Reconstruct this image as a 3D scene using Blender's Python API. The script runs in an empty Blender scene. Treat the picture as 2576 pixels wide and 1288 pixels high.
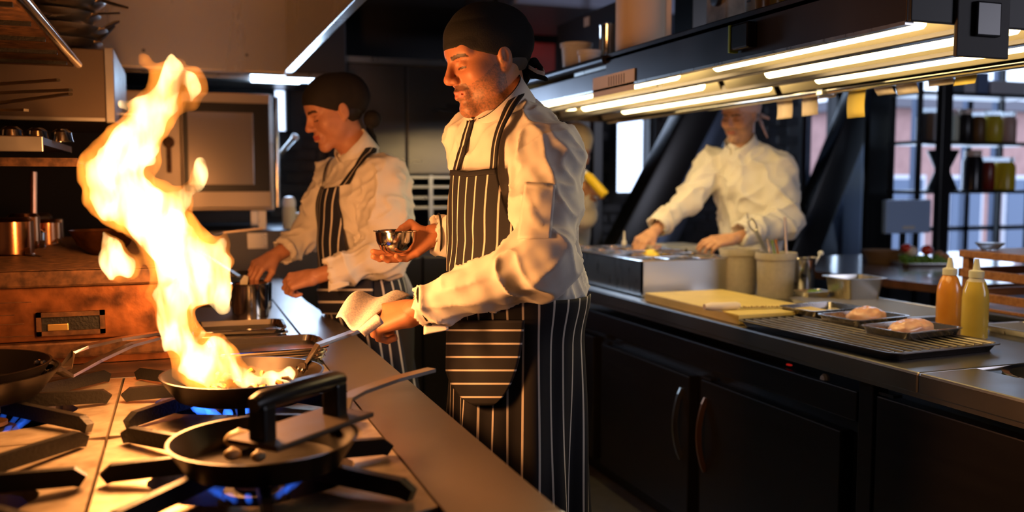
import bpy, bmesh, math, random
import numpy as np
from mathutils import Vector, Matrix

# ------------------------------------------------------------------ camera, world, lights, exposure
SC = bpy.context.scene
COL = SC.collection
F_PX, CX, CY = 2300.0, 1288.0, 644.0
CAM = np.array([0.0, 0.0, 1.38])
_th = math.atan(839 / math.hypot(F_PX, 183)); _pt = math.atan2(183, F_PX)
CF = np.array([math.sin(_th) * math.cos(_pt), math.cos(_th) * math.cos(_pt), -math.sin(_pt)])
CR = np.array([math.cos(_th), -math.sin(_th), 0.0])
CU = np.cross(CR, CF)
cd = bpy.data.cameras.new('camera'); cam = bpy.data.objects.new('camera', cd); COL.objects.link(cam)
cd.sensor_width = 36.0; cd.lens = 36.0 * F_PX / 2576.0; cd.clip_start = 0.05
cam.location = CAM.tolist()
cam.rotation_euler = Matrix(((CR[0], CU[0], -CF[0]), (CR[1], CU[1], -CF[1]), (CR[2], CU[2], -CF[2]))).to_euler()
cd.dof.use_dof = True; cd.dof.focus_distance = 2.22; cd.dof.aperture_fstop = 2.0
SC.camera = cam
SC.view_settings.view_transform = 'Standard'; SC.view_settings.look = 'None'
SC.view_settings.gamma = 1.0; SC.view_settings.use_curve_mapping = False
SC.view_settings.exposure = 0.0
SC.cycles.sample_clamp_indirect = 4.0
SC.cycles.max_bounces = 7; SC.cycles.diffuse_bounces = 3; SC.cycles.glossy_bounces = 4
SC.cycles.transmission_bounces = 6; SC.cycles.transparent_max_bounces = 10

wd = bpy.data.worlds.new('sky'); SC.world = wd; wd.use_nodes = True
_bg = wd.node_tree.nodes['Background']
_bg.inputs[0].default_value = (0.62, 0.75, 1.0, 1.0); _bg.inputs[1].default_value = 3.0

def lamp(name, kind, loc, color, watts, size=0.1, sizey=None, look=None):
    l = bpy.data.lights.new(name, kind); l.color = color; l.energy = watts
    if kind == 'AREA':
        l.size = size
        if sizey: l.shape = 'RECTANGLE'; l.size_y = sizey
    else: l.shadow_soft_size = size
    o = bpy.data.objects.new(name, l); COL.objects.link(o); o.location = loc
    if look is not None:
        o.rotation_euler = (Vector(look) - Vector(loc)).to_track_quat('-Z', 'Y').to_euler()
    return o
# daylight through the windows of the dining room wall, and an added fill lamp, unseen, behind the photographer
lamp('window_daylight', 'AREA', (5.2, 6.05, 1.6), (0.55, 0.72, 1.0), 45, 2.4, 1.6, (3.0, 2.5, 1.1))
lamp('back_fill_lamp', 'AREA', (5.6, -1.7, 2.2), (0.90, 0.83, 0.95), 34, 1.6, 1.4, (1.2, 2.2, 1.1))
lamp('kitchen_window_daylight', 'AREA', (0.62, 5.75, 1.75), (0.5, 0.7, 1.0), 14, 0.4, 0.5, (0.7, 3.0, 1.0))
FLAME_WATTS = 1.55

# ------------------------------------------------------------------ pixel helpers (direction only; distance comes from a surface)
def ray(px, py): return (px - CX) / F_PX * CR - (py - CY) / F_PX * CU + CF
def PX(px, py, w): return CAM + w * ray(px, py)
def ONZ(px, py, z): d = ray(px, py); return CAM + d * ((z - CAM[2]) / d[2])
def ONY(px, py, y): d = ray(px, py); return CAM + d * (y / d[1])
def ONX(px, py, x): d = ray(px, py); return CAM + d * (x / d[0])
def nrm(v): v = np.asarray(v, float); return v / np.linalg.norm(v)
V = lambda *a: np.array(a, float)

# ------------------------------------------------------------------ materials
MATS = {}
def mat(name, col=(0.5, 0.5, 0.5), rough=0.5, metal=0.0, emit=None, es=0.0, noise=None, nscale=20.0, bump=0.0, bscale=60.0,
        alpha=None, trans=0.0, attr=None, rnoise=0.0, stretch=(1, 1, 1), coat=0.0, ior=1.45, sheen=0.0, sss=0.0):
    if name in MATS: return MATS[name]
    m = bpy.data.materials.new(name); m.use_nodes = True; N = m.node_tree.nodes; L = m.node_tree.links
    b = N['Principled BSDF']
    b.inputs['Base Color'].default_value = (*col, 1); b.inputs['Roughness'].default_value = rough
    b.inputs['Metallic'].default_value = metal; b.inputs['IOR'].default_value = ior
    if trans: b.inputs['Transmission Weight'].default_value = trans
    if coat: b.inputs['Coat Weight'].default_value = coat
    if sheen: b.inputs['Sheen Weight'].default_value = sheen
    if sss:
        b.inputs['Subsurface Weight'].default_value = sss; b.inputs['Subsurface Radius'].default_value = (0.01, 0.004, 0.002)
    if alpha is not None: b.inputs['Alpha'].default_value = alpha
    if emit: b.inputs['Emission Color'].default_value = (*emit, 1); b.inputs['Emission Strength'].default_value = es
    tc = N.new('ShaderNodeTexCoord'); mp = N.new('ShaderNodeMapping'); L.new(tc.outputs['Object'], mp.inputs[0])
    mp.inputs['Scale'].default_value = stretch
    src = None
    if attr:
        a = N.new('ShaderNodeAttribute'); a.attribute_name = attr; src = a.outputs['Color']; L.new(src, b.inputs['Base Color'])
    if noise is not None:
        n = N.new('ShaderNodeTexNoise'); n.inputs['Scale'].default_value = nscale; n.inputs['Detail'].default_value = 6
        L.new(mp.outputs[0], n.inputs['Vector'])
        r = N.new('ShaderNodeValToRGB'); r.color_ramp.elements[0].position = 0.35; r.color_ramp.elements[1].position = 0.68
        L.new(n.outputs['Fac'], r.inputs[0])
        mx = N.new('ShaderNodeMix'); mx.data_type = 'RGBA'; L.new(r.outputs[0], mx.inputs[0])
        if src is not None: L.new(src, mx.inputs[6])
        else: mx.inputs[6].default_value = (*col, 1)
        mx.inputs[7].default_value = (*noise, 1); L.new(mx.outputs[2], b.inputs['Base Color'])
    if rnoise:
        n2 = N.new('ShaderNodeTexNoise'); n2.inputs['Scale'].default_value = nscale * 0.6; n2.inputs['Detail'].default_value = 5
        L.new(mp.outputs[0], n2.inputs['Vector'])
        mr = N.new('ShaderNodeMapRange'); mr.inputs[3].default_value = max(0.03, rough - rnoise); mr.inputs[4].default_value = rough + rnoise
        L.new(n2.outputs['Fac'], mr.inputs[0]); L.new(mr.outputs[0], b.inputs['Roughness'])
    if bump:
        n3 = N.new('ShaderNodeTexNoise'); n3.inputs['Scale'].default_value = bscale; n3.inputs['Detail'].default_value = 4
        L.new(mp.outputs[0], n3.inputs['Vector'])
        bp = N.new('ShaderNodeBump'); bp.inputs['Strength'].default_value = bump; bp.inputs['Distance'].default_value = 0.01
        L.new(n3.outputs['Fac'], bp.inputs['Height']); L.new(bp.outputs[0], b.inputs['Normal'])
    MATS[name] = m; return m

def stripe_mat(name, base, line, period, width, axis=0, rough=0.8):
    """woven stripes along the cloth's own UV axis"""
    m = bpy.data.materials.new(name); m.use_nodes = True; N = m.node_tree.nodes; L = m.node_tree.links
    b = N['Principled BSDF']; b.inputs['Roughness'].default_value = rough
    uv = N.new('ShaderNodeUVMap'); sp = N.new('ShaderNodeSeparateXYZ'); L.new(uv.outputs[0], sp.inputs[0])
    md = N.new('ShaderNodeMath'); md.operation = 'PINGPONG'; md.inputs[1].default_value = period / 2
    L.new(sp.outputs[axis], md.inputs[0])
    lt = N.new('ShaderNodeMath'); lt.operation = 'LESS_THAN'; lt.inputs[1].default_value = width / 2; L.new(md.outputs[0], lt.inputs[0])
    mx = N.new('ShaderNodeMix'); mx.data_type = 'RGBA'; mx.inputs[6].default_value = (*base, 1); mx.inputs[7].default_value = (*line, 1)
    L.new(lt.outputs[0], mx.inputs[0]); L.new(mx.outputs[2], b.inputs['Base Color'])
    MATS[name] = m; return m

def flame_mat(name, col, strength, nscale=0.0, lo=0.0, hi=1.0, stretch=(1, 1, 0.4)):
    """glowing gas: an emissive volume inside a closed shell"""
    m = bpy.data.materials.new(name); m.use_nodes = True; N = m.node_tree.nodes; L = m.node_tree.links
    N.remove(N['Principled BSDF']); e = N.new('ShaderNodeEmission'); e.inputs[0].default_value = (*col, 1); e.inputs[1].default_value = strength
    L.new(e.outputs[0], N['Material Output'].inputs['Volume'])
    if nscale:
        tc = N.new('ShaderNodeTexCoord'); mp = N.new('ShaderNodeMapping'); mp.inputs['Scale'].default_value = stretch
        L.new(tc.outputs['Object'], mp.inputs[0])
        n = N.new('ShaderNodeTexNoise'); n.inputs['Scale'].default_value = nscale; n.inputs['Detail'].default_value = 3
        n.inputs['Distortion'].default_value = 0.6
        L.new(mp.outputs[0], n.inputs['Vector'])
        r = N.new('ShaderNodeMapRange'); r.inputs[1].default_value = 0.4; r.inputs[2].default_value = 0.62
        r.inputs[3].default_value = lo * strength; r.inputs[4].default_value = hi * strength
        L.new(n.outputs['Fac'], r.inputs[0]); L.new(r.outputs[0], e.inputs[1])
    MATS[name] = m; return m

STEEL = mat('brushed_steel', (0.62, 0.60, 0.57), 0.3, 1.0, rnoise=0.1, nscale=14, stretch=(1, 6, 1))
STEELD = mat('dark_steel', (0.10, 0.10, 0.11), 0.38, 0.9, rnoise=0.08, nscale=10)
STEELH = mat('hood_steel', (0.64, 0.61, 0.57), 0.28, 1.0, rnoise=0.03, nscale=3, stretch=(4, 4, 0.6))
RAIL = mat('range_rail_steel', (0.34, 0.30, 0.285), 0.36, 0.95, rnoise=0.12, nscale=5, bump=0.02, bscale=300)
CHROME = mat('polished_steel', (0.72, 0.70, 0.67), 0.12, 1.0)
IRON = mat('cast_iron', (0.012, 0.011, 0.010), 0.42, 0.3, bump=0.15, bscale=160)
PANIRON = mat('seasoned_iron', (0.016, 0.012, 0.010), 0.38, 0.7, rnoise=0.12, nscale=30)
HANDLE = mat('blue_steel_handle', (0.33, 0.27, 0.22), 0.34, 1.0, rnoise=0.1, nscale=40)
OVENST = mat('oven_steel', (0.36, 0.31, 0.27), 0.38, 0.95, rnoise=0.1, nscale=6)
COPPER = mat('copper', (0.72, 0.33, 0.16), 0.22, 1.0, rnoise=0.08, nscale=20)
PLATE = mat('burner_plate', (0.62, 0.54, 0.42), 0.42, 0.75, noise=(0.42, 0.34, 0.24), nscale=26, rnoise=0.12)
GRILLBODY = mat('burnt_steel', (0.27, 0.095, 0.03), 0.40, 0.75, noise=(0.05, 0.018, 0.007), nscale=15, rnoise=0.15, bump=0.1, bscale=30)
GRILLDARK = mat('sooty_steel', (0.05, 0.025, 0.014), 0.45, 0.6, noise=(0.15, 0.07, 0.03), nscale=40)
BLACK = mat('matte_black', (0.008, 0.008, 0.009), 0.5)
BLACKP = mat('black_plastic', (0.012, 0.012, 0.014), 0.3)
GLASSD = mat('oven_glass', (0.16, 0.15, 0.15), 0.12, 0.0, coat=0.6)
WALLD = mat('dark_wall', (0.022, 0.022, 0.025), 0.6, bump=0.1)
BRICKM = mat('black_glazed_brick', (0.018, 0.018, 0.021), 0.22, noise=(0.03, 0.03, 0.034), nscale=14)
CEILM = mat('dark_ceiling', (0.02, 0.02, 0.022), 0.7)
FLOORM = mat('grey_floor', (0.10, 0.095, 0.09), 0.35, noise=(0.07, 0.065, 0.06), nscale=8)
DOORM = mat('fridge_steel', (0.055, 0.05, 0.052), 0.36, 0.85, rnoise=0.08, nscale=5, stretch=(1, 1, 8))
COUNTER = mat('worktop_steel', (0.30, 0.285, 0.28), 0.33, 0.95, rnoise=0.1, nscale=8)
WHITE = mat('white_cotton', (0.80, 0.77, 0.74), 0.85, bump=0.06, bscale=500, sheen=0.2)
PIPING = mat('black_piping', (0.01, 0.01, 0.012), 0.7)
BANDANA = mat('black_cotton', (0.0045, 0.004, 0.0045), 0.85, bump=0.15, bscale=300)
PINKHAT = mat('pale_pink_cotton', (0.72, 0.50, 0.44), 0.8, bump=0.1, bscale=300)
CREAMHAT = mat('cream_cotton', (0.78, 0.70, 0.55), 0.85, bump=0.1, bscale=300)
HAIR = mat('dark_hair', (0.018, 0.012, 0.009), 0.5)
TROUSER = mat('black_trousers', (0.02, 0.018, 0.016), 0.8)
SKIN = mat('skin', (0.6, 0.3, 0.2), 0.48, attr='Col', bump=0.05, bscale=260, sss=0.06)
APRON = stripe_mat('pinstripe_navy', (0.010, 0.009, 0.013), (0.72, 0.66, 0.60), 0.033, 0.0046, 0)
APRONH = stripe_mat('pinstripe_navy_across', (0.010, 0.009, 0.013), (0.72, 0.66, 0.60), 0.030, 0.0042, 1)
APRONS = stripe_mat('pinstripe_strap', (0.010, 0.009, 0.013), (0.72, 0.66, 0.60), 0.05, 0.004, 1)
APRONB = stripe_mat('pinstripe_blue', (0.012, 0.014, 0.03), (0.74, 0.70, 0.66), 0.042, 0.0075, 0)
APRONBH = stripe_mat('pinstripe_blue_across', (0.012, 0.014, 0.03), (0.74, 0.70, 0.66), 0.042, 0.0075, 1)
CERAMIC = mat('stone_crock', (0.46, 0.42, 0.36), 0.42, noise=(0.40, 0.36, 0.31), nscale=60)
BOARD = mat('yellow_board', (0.72, 0.56, 0.20), 0.5, noise=(0.64, 0.50, 0.18), nscale=10, bump=0.05, bscale=120)
CHICKEN = mat('raw_chicken', (0.72, 0.36, 0.26), 0.28, noise=(0.82, 0.52, 0.38), nscale=40, sss=0.15, coat=0.4)
WOOD = mat('oiled_wood', (0.46, 0.19, 0.06), 0.4, noise=(0.30, 0.11, 0.03), nscale=9, stretch=(1, 8, 8))
TABLEW = mat('dark_table_wood', (0.14, 0.06, 0.04), 0.2, noise=(0.09, 0.04, 0.025), nscale=8, stretch=(6, 1, 1), coat=0.3)
PAPER = mat('ticket_paper', (0.74, 0.58, 0.46), 0.8)
PAPERY = mat('yellow_ticket_paper', (0.85, 0.60, 0.13), 0.8)
PAPERW = mat('white_paper', (0.78, 0.72, 0.68), 0.8)
INK = mat('grey_ink', (0.12, 0.11, 0.12), 0.8)
TUBE = mat('lamp_tube', (1, 0.9, 0.7), 0.4, emit=(1.0, 0.74, 0.33), es=13.0)
PLASTIC = mat('clear_plastic', (0.85, 0.85, 0.80), 0.2, trans=0.55, ior=1.2)
LIDP = mat('milky_plastic', (0.86, 0.80, 0.62), 0.35, trans=0.25, ior=1.3)
SAUCEO = mat('orange_dressing', (0.72, 0.27, 0.03), 0.25, noise=(0.62, 0.22, 0.03), nscale=12, coat=0.4)
SAUCEY = mat('yellow_oil', (0.80, 0.55, 0.10), 0.2, coat=0.4, trans=0.3, ior=1.3)
BOTTLEW = mat('white_bottle', (0.84, 0.74, 0.62), 0.3, trans=0.3, ior=1.25)
YELLOWB = mat('mustard_bottle', (0.85, 0.62, 0.03), 0.3)
WINGLASS = mat('window_glass', (0.95, 0.97, 1.0), 0.02, trans=1.0, ior=1.01)
FRAMEB = mat('black_window_frame', (0.012, 0.013, 0.016), 0.35)
FRAMEG = mat('blue_grey_steel', (0.10, 0.13, 0.2), 0.35, 0.5)
RED = mat('red_paint', (0.55, 0.03, 0.015), 0.5)
BEIGE = mat('beige_paper_roll', (0.82, 0.66, 0.50), 0.75)
GREEN = mat('salad_green', (0.16, 0.32, 0.04), 0.5, noise=(0.07, 0.17, 0.02), nscale=60)
TOMATO = mat('tomato_red', (0.62, 0.03, 0.015), 0.18, coat=0.5)
ONION = mat('white_onion', (0.80, 0.68, 0.6), 0.35)
FACADE = mat('pink_brick_facade', (0.50, 0.28, 0.25), 0.9, noise=(0.40, 0.22, 0.20), nscale=6)
BLUEBOARD = mat('pale_blue_screen_back', (0.42, 0.58, 0.90), 0.35)

# ------------------------------------------------------------------ mesh helpers
def mk(name, verts, faces, m, parent=None, loc=None, smooth=False, uv=None, sharp=35.0):
    org = np.zeros(3)
    if parent is not None: org = np.array(parent.get('_org', (0, 0, 0)), float)
    elif loc is not None: org = np.array(loc, float)
    v = np.asarray(verts, float).reshape(-1, 3) - org
    me = bpy.data.meshes.new(name); me.from_pydata(v.tolist(), [], [tuple(int(i) for i in f) for f in faces] if not isinstance(faces, np.ndarray) else faces.tolist())
    if uv is not None:
        ul = me.uv_layers.new(name='UVMap'); li = np.empty(len(me.loops), np.int32); me.loops.foreach_get('vertex_index', li)
        ul.data.foreach_set('uv', np.asarray(uv, np.float32)[li].ravel())
    me.materials.append(m)
    if smooth:
        me.polygons.foreach_set('use_smooth', np.ones(len(me.polygons), bool))
        if sharp: 
            try: me.set_sharp_from_angle(angle=math.radians(sharp))
            except Exception: pass
    me.update()
    o = bpy.data.objects.new(name, me); COL.objects.link(o)
    if parent is not None: o.parent = parent; o['_org'] = tuple(org)
    else: o.location = org.tolist(); o['_org'] = tuple(org)
    return o
def tag(o, label, cat, group=None):
    o['label'] = label; o['category'] = cat
    if group: o['group'] = group
    return o
def thing(name, label, cat, loc=(0, 0, 0), group=None):
    o = bpy.data.objects.new(name, None); COL.objects.link(o); o.empty_display_size = 0.05
    o.location = tuple(float(a) for a in loc); o['_org'] = tuple(float(a) for a in loc); return tag(o, label, cat, group)
def struct(o): o['kind'] = 'structure'; return o

class MB:
    def __init__(s): s.v = []; s.f = []; s.n = 0; s.u = []
    def add(s, v, f, uv=None):
        v = np.asarray(v, float).reshape(-1, 3); s.v.append(v)
        s.f += [tuple(int(i) + s.n for i in q) for q in f]; s.n += len(v)
        s.u.append(np.zeros((len(v), 2)) if uv is None else np.asarray(uv, float)); return s
    def box(s, x0, x1, y0, y1, z0, z1, bev=0.0):
        if bev <= 0:
            v = [(x, y, z) for z in (z0, z1) for y in (y0, y1) for x in (x0, x1)]
            return s.add(v, [(0, 2, 3, 1), (4, 5, 7, 6), (0, 1, 5, 4), (2, 6, 7, 3), (0, 4, 6, 2), (1, 3, 7, 5)])
        bm = bmesh.new(); bmesh.ops.create_cube(bm, size=1.0)
        for q in bm.verts: q.co = ((x0 + x1) / 2 + q.co.x * (x1 - x0), (y0 + y1) / 2 + q.co.y * (y1 - y0), (z0 + z1) / 2 + q.co.z * (z1 - z0))
        bmesh.ops.bevel(bm, geom=bm.edges[:], offset=min(bev, 0.45 * min(x1 - x0, y1 - y0, z1 - z0)), segments=2, affect='EDGES', profile=0.6)
        return s.bm(bm)
    def bm(s, bm):
        bm.verts.index_update(); v = [tuple(q.co) for q in bm.verts]; f = [[q.index for q in p.verts] for p in bm.faces]; bm.free(); return s.add(v, f)
    def obox(s, c, ax, ay, az, bev=0.0):
        """oriented box: centre and three half-axis vectors"""
        t = MB(); t.box(-1, 1, -1, 1, -1, 1)
        if bev:
            la, lb, lc = np.linalg.norm(ax), np.linalg.norm(ay), np.linalg.norm(az); t = MB(); t.box(-la, la, -lb, lb, -lc, lc, bev)
            ax, ay, az = nrm(ax), nrm(ay), nrm(az)
        v = np.vstack(t.v) @ np.array([ax, ay, az], float) + np.asarray(c, float); return s.add(v, t.f)
    def lathe(s, prof, c=(0, 0, 0), axis=(0, 0, 1), n=32, xdir=None, sq=None):
        """prof: list of (r, h); closed if it starts and ends at r=0"""
        az = nrm(axis); ax = nrm(np.cross(az, V(0.3, 1, 0.2)) if xdir is None else xdir); ay = np.cross(az, ax)
        c = np.asarray(c, float); v = []; f = []; ids = []
        a = np.linspace(0, 2 * math.pi, n, endpoint=False)
        k = 0
        for r, h in prof:
            if r < 1e-6: v.append(c + az * h); ids.append([k]); k += 1
            else:
                for t in a:
                    ct, st = math.cos(t), math.sin(t)
                    if sq: m = (abs(ct) ** sq + abs(st) ** sq) ** (-1.0 / sq); ct, st = ct * m, st * m
                    v.append(c + az * h + (ax * ct + ay * st) * r)
                ids.append(list(range(k, k + n))); k += n
        for A, B in zip(ids[:-1], ids[1:]):
            for i in range(n):
                j = (i + 1) % n
                if len(A) == 1 and len(B) > 1: f.append((A[0], B[j], B[i]))
                elif len(B) == 1 and len(A) > 1: f.append((A[i], A[j], B[0]))
                elif len(A) > 1: f.append((A[i], A[j], B[j], B[i]))
        return s.add(v, f)
    def tube(s, pts, r, n=10, cap=True):
        pts = [np.asarray(p, float) for p in pts]; rr = r if hasattr(r, '__len__') else [r] * len(pts)
        up = V(0, 0, 1); v = []; f = []
        for i, p in enumerate(pts):
            t = nrm(pts[min(i + 1, len(pts) - 1)] - pts[max(i - 1, 0)])
            if abs(t @ up) > 0.97: up = V(0.2, 1, 0)
            a = nrm(np.cross(t, up)); b = np.cross(a, t)
            for k in range(n): q = 2 * math.pi * k / n; v.append(p + rr[i] * (a * math.cos(q) + b * math.sin(q)))
        for i in range(len(pts) - 1):
            for k in range(n): j = (k + 1) % n; f.append((i * n + k, i * n + j, (i + 1) * n + j, (i + 1) * n + k))
        if cap: f.append(tuple(range(n))[::-1]); f.append(tuple((len(pts) - 1) * n + k for k in range(n)))
        return s.add(v, f)
    def strip(s, pts, wid, th, up=(0, 0, 1)):
        """flat bar swept along pts; wid, th per point or constant (half sizes)"""
        pts = [np.asarray(p, float) for p in pts]; N = len(pts)
        W = wid if hasattr(wid, '__len__') else [wid] * N; T = th if hasattr(th, '__len__') else [th] * N
        v = []; f = []
        for i, p in enumerate(pts):
            t = nrm(pts[min(i + 1, N - 1)] - pts[max(i - 1, 0)]); a = nrm(np.cross(t, up)); b = np.cross(a, t)
            for su, sv in ((-1, -1), (1, -1), (1, 1), (-1, 1)): v.append(p + a * W[i] * su + b * T[i] * sv)
        for i in range(N - 1):
            for k in range(4): j = (k + 1) % 4; f.append((4 * i + k, 4 * i + j, 4 * i + 4 + j, 4 * i + 4 + k))
        f += [(3, 2, 1, 0), tuple(4 * (N - 1) + k for k in range(4))]
        return s.add(v, f)
    def prism(s, poly, ext):
        """planar polygon (3-D points) extruded by vector ext"""
        p = [np.asarray(q, float) for q in poly]; n = len(p); e = np.asarray(ext, float)
        return s.add(p + [q + e for q in p], [tuple(range(n))[::-1], tuple(range(n, 2 * n))] + [(i, (i + 1) % n, n + (i + 1) % n, n + i) for i in range(n)])
    def build(s, name, m, parent=None, loc=None, smooth=False, uv=False, sharp=35.0):
        return mk(name, np.vstack(s.v), s.f, m, parent, loc, smooth, np.vstack(s.u) if uv else None, sharp)

def grid_faces(nu, nv): return [(i * nv + j, (i + 1) * nv + j, (i + 1) * nv + j + 1, i * nv + j + 1) for i in range(nu - 1) for j in range(nv - 1)]
def solidify(o, t, off=-1.0):
    md = o.modifiers.new('thickness', 'SOLIDIFY'); md.thickness = t; md.offset = off; return o
def copy_tree(o, loc, rz=0.0, label=None, parent=None):
    c = o.copy(); COL.objects.link(c)
    if parent is None: c.location = tuple(loc); c.rotation_euler = (0, 0, rz)
    else: c.parent = parent
    if label: c['label'] = label
    for ch in o.children: copy_tree(ch, None, 0, None, c)
    return c

# ------------------------------------------------------------------ smooth solid modelling for bodies, cloth and flames
_rs = np.random.RandomState(7); _LAT = _rs.rand(32, 32, 32).astype(np.float32)
def vnoise(p):
    p = np.asarray(p, float); i = np.floor(p).astype(int); f = p - i; f = f * f * (3 - 2 * f); i %= 32; j = (i + 1) % 32
    x0, y0, z0 = i.T; x1, y1, z1 = j.T; fx, fy, fz = f.T; L = _LAT
    a = L[x0, y0, z0] * (1 - fx) + L[x1, y0, z0] * fx; b = L[x0, y1, z0] * (1 - fx) + L[x1, y1, z0] * fx
    c = L[x0, y0, z1] * (1 - fx) + L[x1, y0, z1] * fx; d = L[x0, y1, z1] * (1 - fx) + L[x1, y1, z1] * fx
    return ((a * (1 - fy) + b * fy) * (1 - fz) + (c * (1 - fy) + d * fy) * fz) * 2 - 1
def smin(a, b, k):
    if k <= 0: return np.minimum(a, b)
    h = np.maximum(k - np.abs(a - b), 0) / k; return np.minimum(a, b) - h * h * k * 0.25
class SDF:
    def __init__(s, prims=None): s.p = list(prims or [])
    def cap(s, a, b, ra, rb=None, k=0.02, n=None, f=1.0, op='u'):
        a = np.asarray(a, float); b = np.asarray(b, float); rb = ra if rb is None else rb
        R = max(ra, rb) * max(1, f); s.p.append(('cap', a, b, ra, rb, k, None if n is None else nrm(n), f, op, np.minimum(a, b) - R, np.maximum(a, b) + R)); return s
    def chain(s, pts, rs, k=0.02, n=None, f=1.0):
        for i in range(len(pts) - 1): s.cap(pts[i], pts[i + 1], rs[i], rs[i + 1], k, n, f)
        return s
    def ell(s, c, r, ax=None, k=0.02, op='u'):
        c = np.asarray(c, float); r = np.asarray(r, float) * np.ones(3); M = np.eye(3) if ax is None else np.asarray(ax, float)
        R = r.max(); s.p.append(('ell', c, r, M, None, k, None, 1.0, op, c - R, c + R)); return s
    def plane(s, p, n): s.p.append(('pl', np.asarray(p, float), nrm(n), None, None, 0, None, 1.0, 'i', None, None)); return s
    @staticmethod
    def d1(q, P):
        if q[0] == 'cap':
            _, a, b, ra, rb, k, n, f = q[:8]; ab = b - a; L = ab @ ab + 1e-12; pa = P - a
            t = np.clip(pa @ ab / L, 0, 1); w = pa - t[:, None] * ab
            if n is not None: w = w + (w @ n)[:, None] * n * (1.0 / f - 1.0)
            return np.sqrt((w * w).sum(1)) - (ra + (rb - ra) * t)
        if q[0] == 'ell':
            _, c, r, M = q[:4]; l = (P - c) @ M.T; k0 = np.sqrt(((l / r) ** 2).sum(1)); k1 = np.sqrt(((l / (r * r)) ** 2).sum(1)) + 1e-9
            return k0 * (k0 - 1) / k1
        return (P - q[1]) @ q[2]
    def ev(s, P):
        P = np.asarray(P, float); D = np.full(len(P), 1e3)
        for q in s.p:
            d = SDF.d1(q, P); op = q[8]
            D = smin(D, d, q[5]) if op == 'u' else (-smin(-D, d, q[5]) if op == 's' else np.maximum(D, d))
        return D
    def mesh(s, h, lo=None, hi=None, extra=None):
        U = [q for q in s.p if q[8] == 'u']
        if lo is None: lo = np.min([q[9] for q in U], 0) - 3 * h
        if hi is None: hi = np.max([q[10] for q in U], 0) + 3 * h
        lo = np.asarray(lo, float); hi = np.asarray(hi, float)
        N = np.maximum(np.ceil((hi - lo) / h).astype(int) + 1, 2); D = np.full(N, 0.06, np.float32)
        gx = [lo[i] + h * np.arange(N[i]) for i in range(3)]
        for q in s.p:
            m = q[5] + 2.5 * h
            if q[9] is None: sl = [slice(0, N[i]) for i in range(3)]
            else:
                a = np.floor((q[9] - m - lo) / h).astype(int); b = np.ceil((q[10] + m - lo) / h).astype(int) + 1
                a = np.clip(a, 0, N); b = np.clip(b, 0, N)
                if (b <= a).any(): continue
                sl = [slice(a[i], b[i]) for i in range(3)]
            X, Y, Z = np.meshgrid(gx[0][sl[0]], gx[1][sl[1]], gx[2][sl[2]], indexing='ij')
            P = np.stack([X.ravel(), Y.ravel(), Z.ravel()], 1); d = SDF.d1(q, P).reshape(X.shape).astype(np.float32)
            c = D[tuple(sl)]; op = q[8]
            D[tuple(sl)] = smin(c, d, q[5]) if op == 'u' else (-smin(-c, d, q[5]) if op == 's' else np.maximum(c, d))
        if extra is not None:
            X, Y, Z = np.meshgrid(*gx, indexing='ij'); band = np.abs(D) < 0.05
            P = np.stack([X[band], Y[band], Z[band]], 1); D[band] += extra(P).astype(np.float32)
        for ax in range(3):
            e = [slice(None)] * 3; e[ax] = 0; D[tuple(e)] = np.maximum(D[tuple(e)], h); e[ax] = -1; D[tuple(e)] = np.maximum(D[tuple(e)], h)
        return nets(D, lo, h)
def nets(D, lo, h):
    S = D < 0; c = np.zeros(np.array(D.shape) - 1, np.int8)
    off = [(i, j, k) for i in (0, 1) for j in (0, 1) for k in (0, 1)]
    n = c.shape
    for o in off: c += S[o[0]:o[0] + n[0], o[1]:o[1] + n[1], o[2]:o[2] + n[2]]
    I = np.argwhere((c > 0) & (c < 8)); idx = np.full(n, -1, np.int64); idx[tuple(I.T)] = np.arange(len(I))
    val = {o: D[I[:, 0] + o[0], I[:, 1] + o[1], I[:, 2] + o[2]] for o in off}
    acc = np.zeros((len(I), 3)); cnt = np.zeros(len(I))
    for o in off:
        for ax in range(3):
            if o[ax] == 0:
                q = list(o); q[ax] = 1; a = val[o]; b = val[tuple(q)]; m = (a < 0) != (b < 0)
                t = np.where(m, a / np.where(m, a - b, 1), 0); pos = np.tile(np.array(o, float), (len(I), 1)); pos[:, ax] += t
                acc[m] += pos[m]; cnt[m] += 1
    vv = (I + acc / cnt[:, None]) * h + lo
    F = []
    for ax in range(3):
        a, b = (ax + 1) % 3, (ax + 2) % 3
        s0 = [slice(None)] * 3; s1 = [slice(None)] * 3; s0[ax] = slice(0, -1); s1[ax] = slice(1, None)
        for q in (a, b): s0[q] = slice(1, -1); s1[q] = slice(1, -1)
        A = S[tuple(s0)]; B = S[tuple(s1)]
        for flip, M in ((0, A & ~B), (1, ~A & B)):
            E = np.argwhere(M)
            if not len(E): continue
            E[:, a] += 1; E[:, b] += 1
            def g(da, db):
                q = E.copy(); q[:, a] += da; q[:, b] += db; return idx[tuple(q.T)]
            Q = np.stack([g(-1, -1), g(0, -1), g(0, 0), g(-1, 0)], 1); F.append(Q[:, ::-1] if flip else Q)
    return vv, np.vstack(F)
def snap(S, P, off, it=10):
    """move points on to the surface of a solid, at a given distance above it"""
    P = np.array(P, float)
    for _ in range(it):
        d = S.ev(P); e = 0.002; g = np.stack([S.ev(P + e * np.eye(3)[i]) - S.ev(P - e * np.eye(3)[i]) for i in range(3)], 1) / (2 * e)
        g /= np.linalg.norm(g, axis=1)[:, None] + 1e-6; P = P - 0.8 * (d - off)[:, None] * g
    return P
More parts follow.
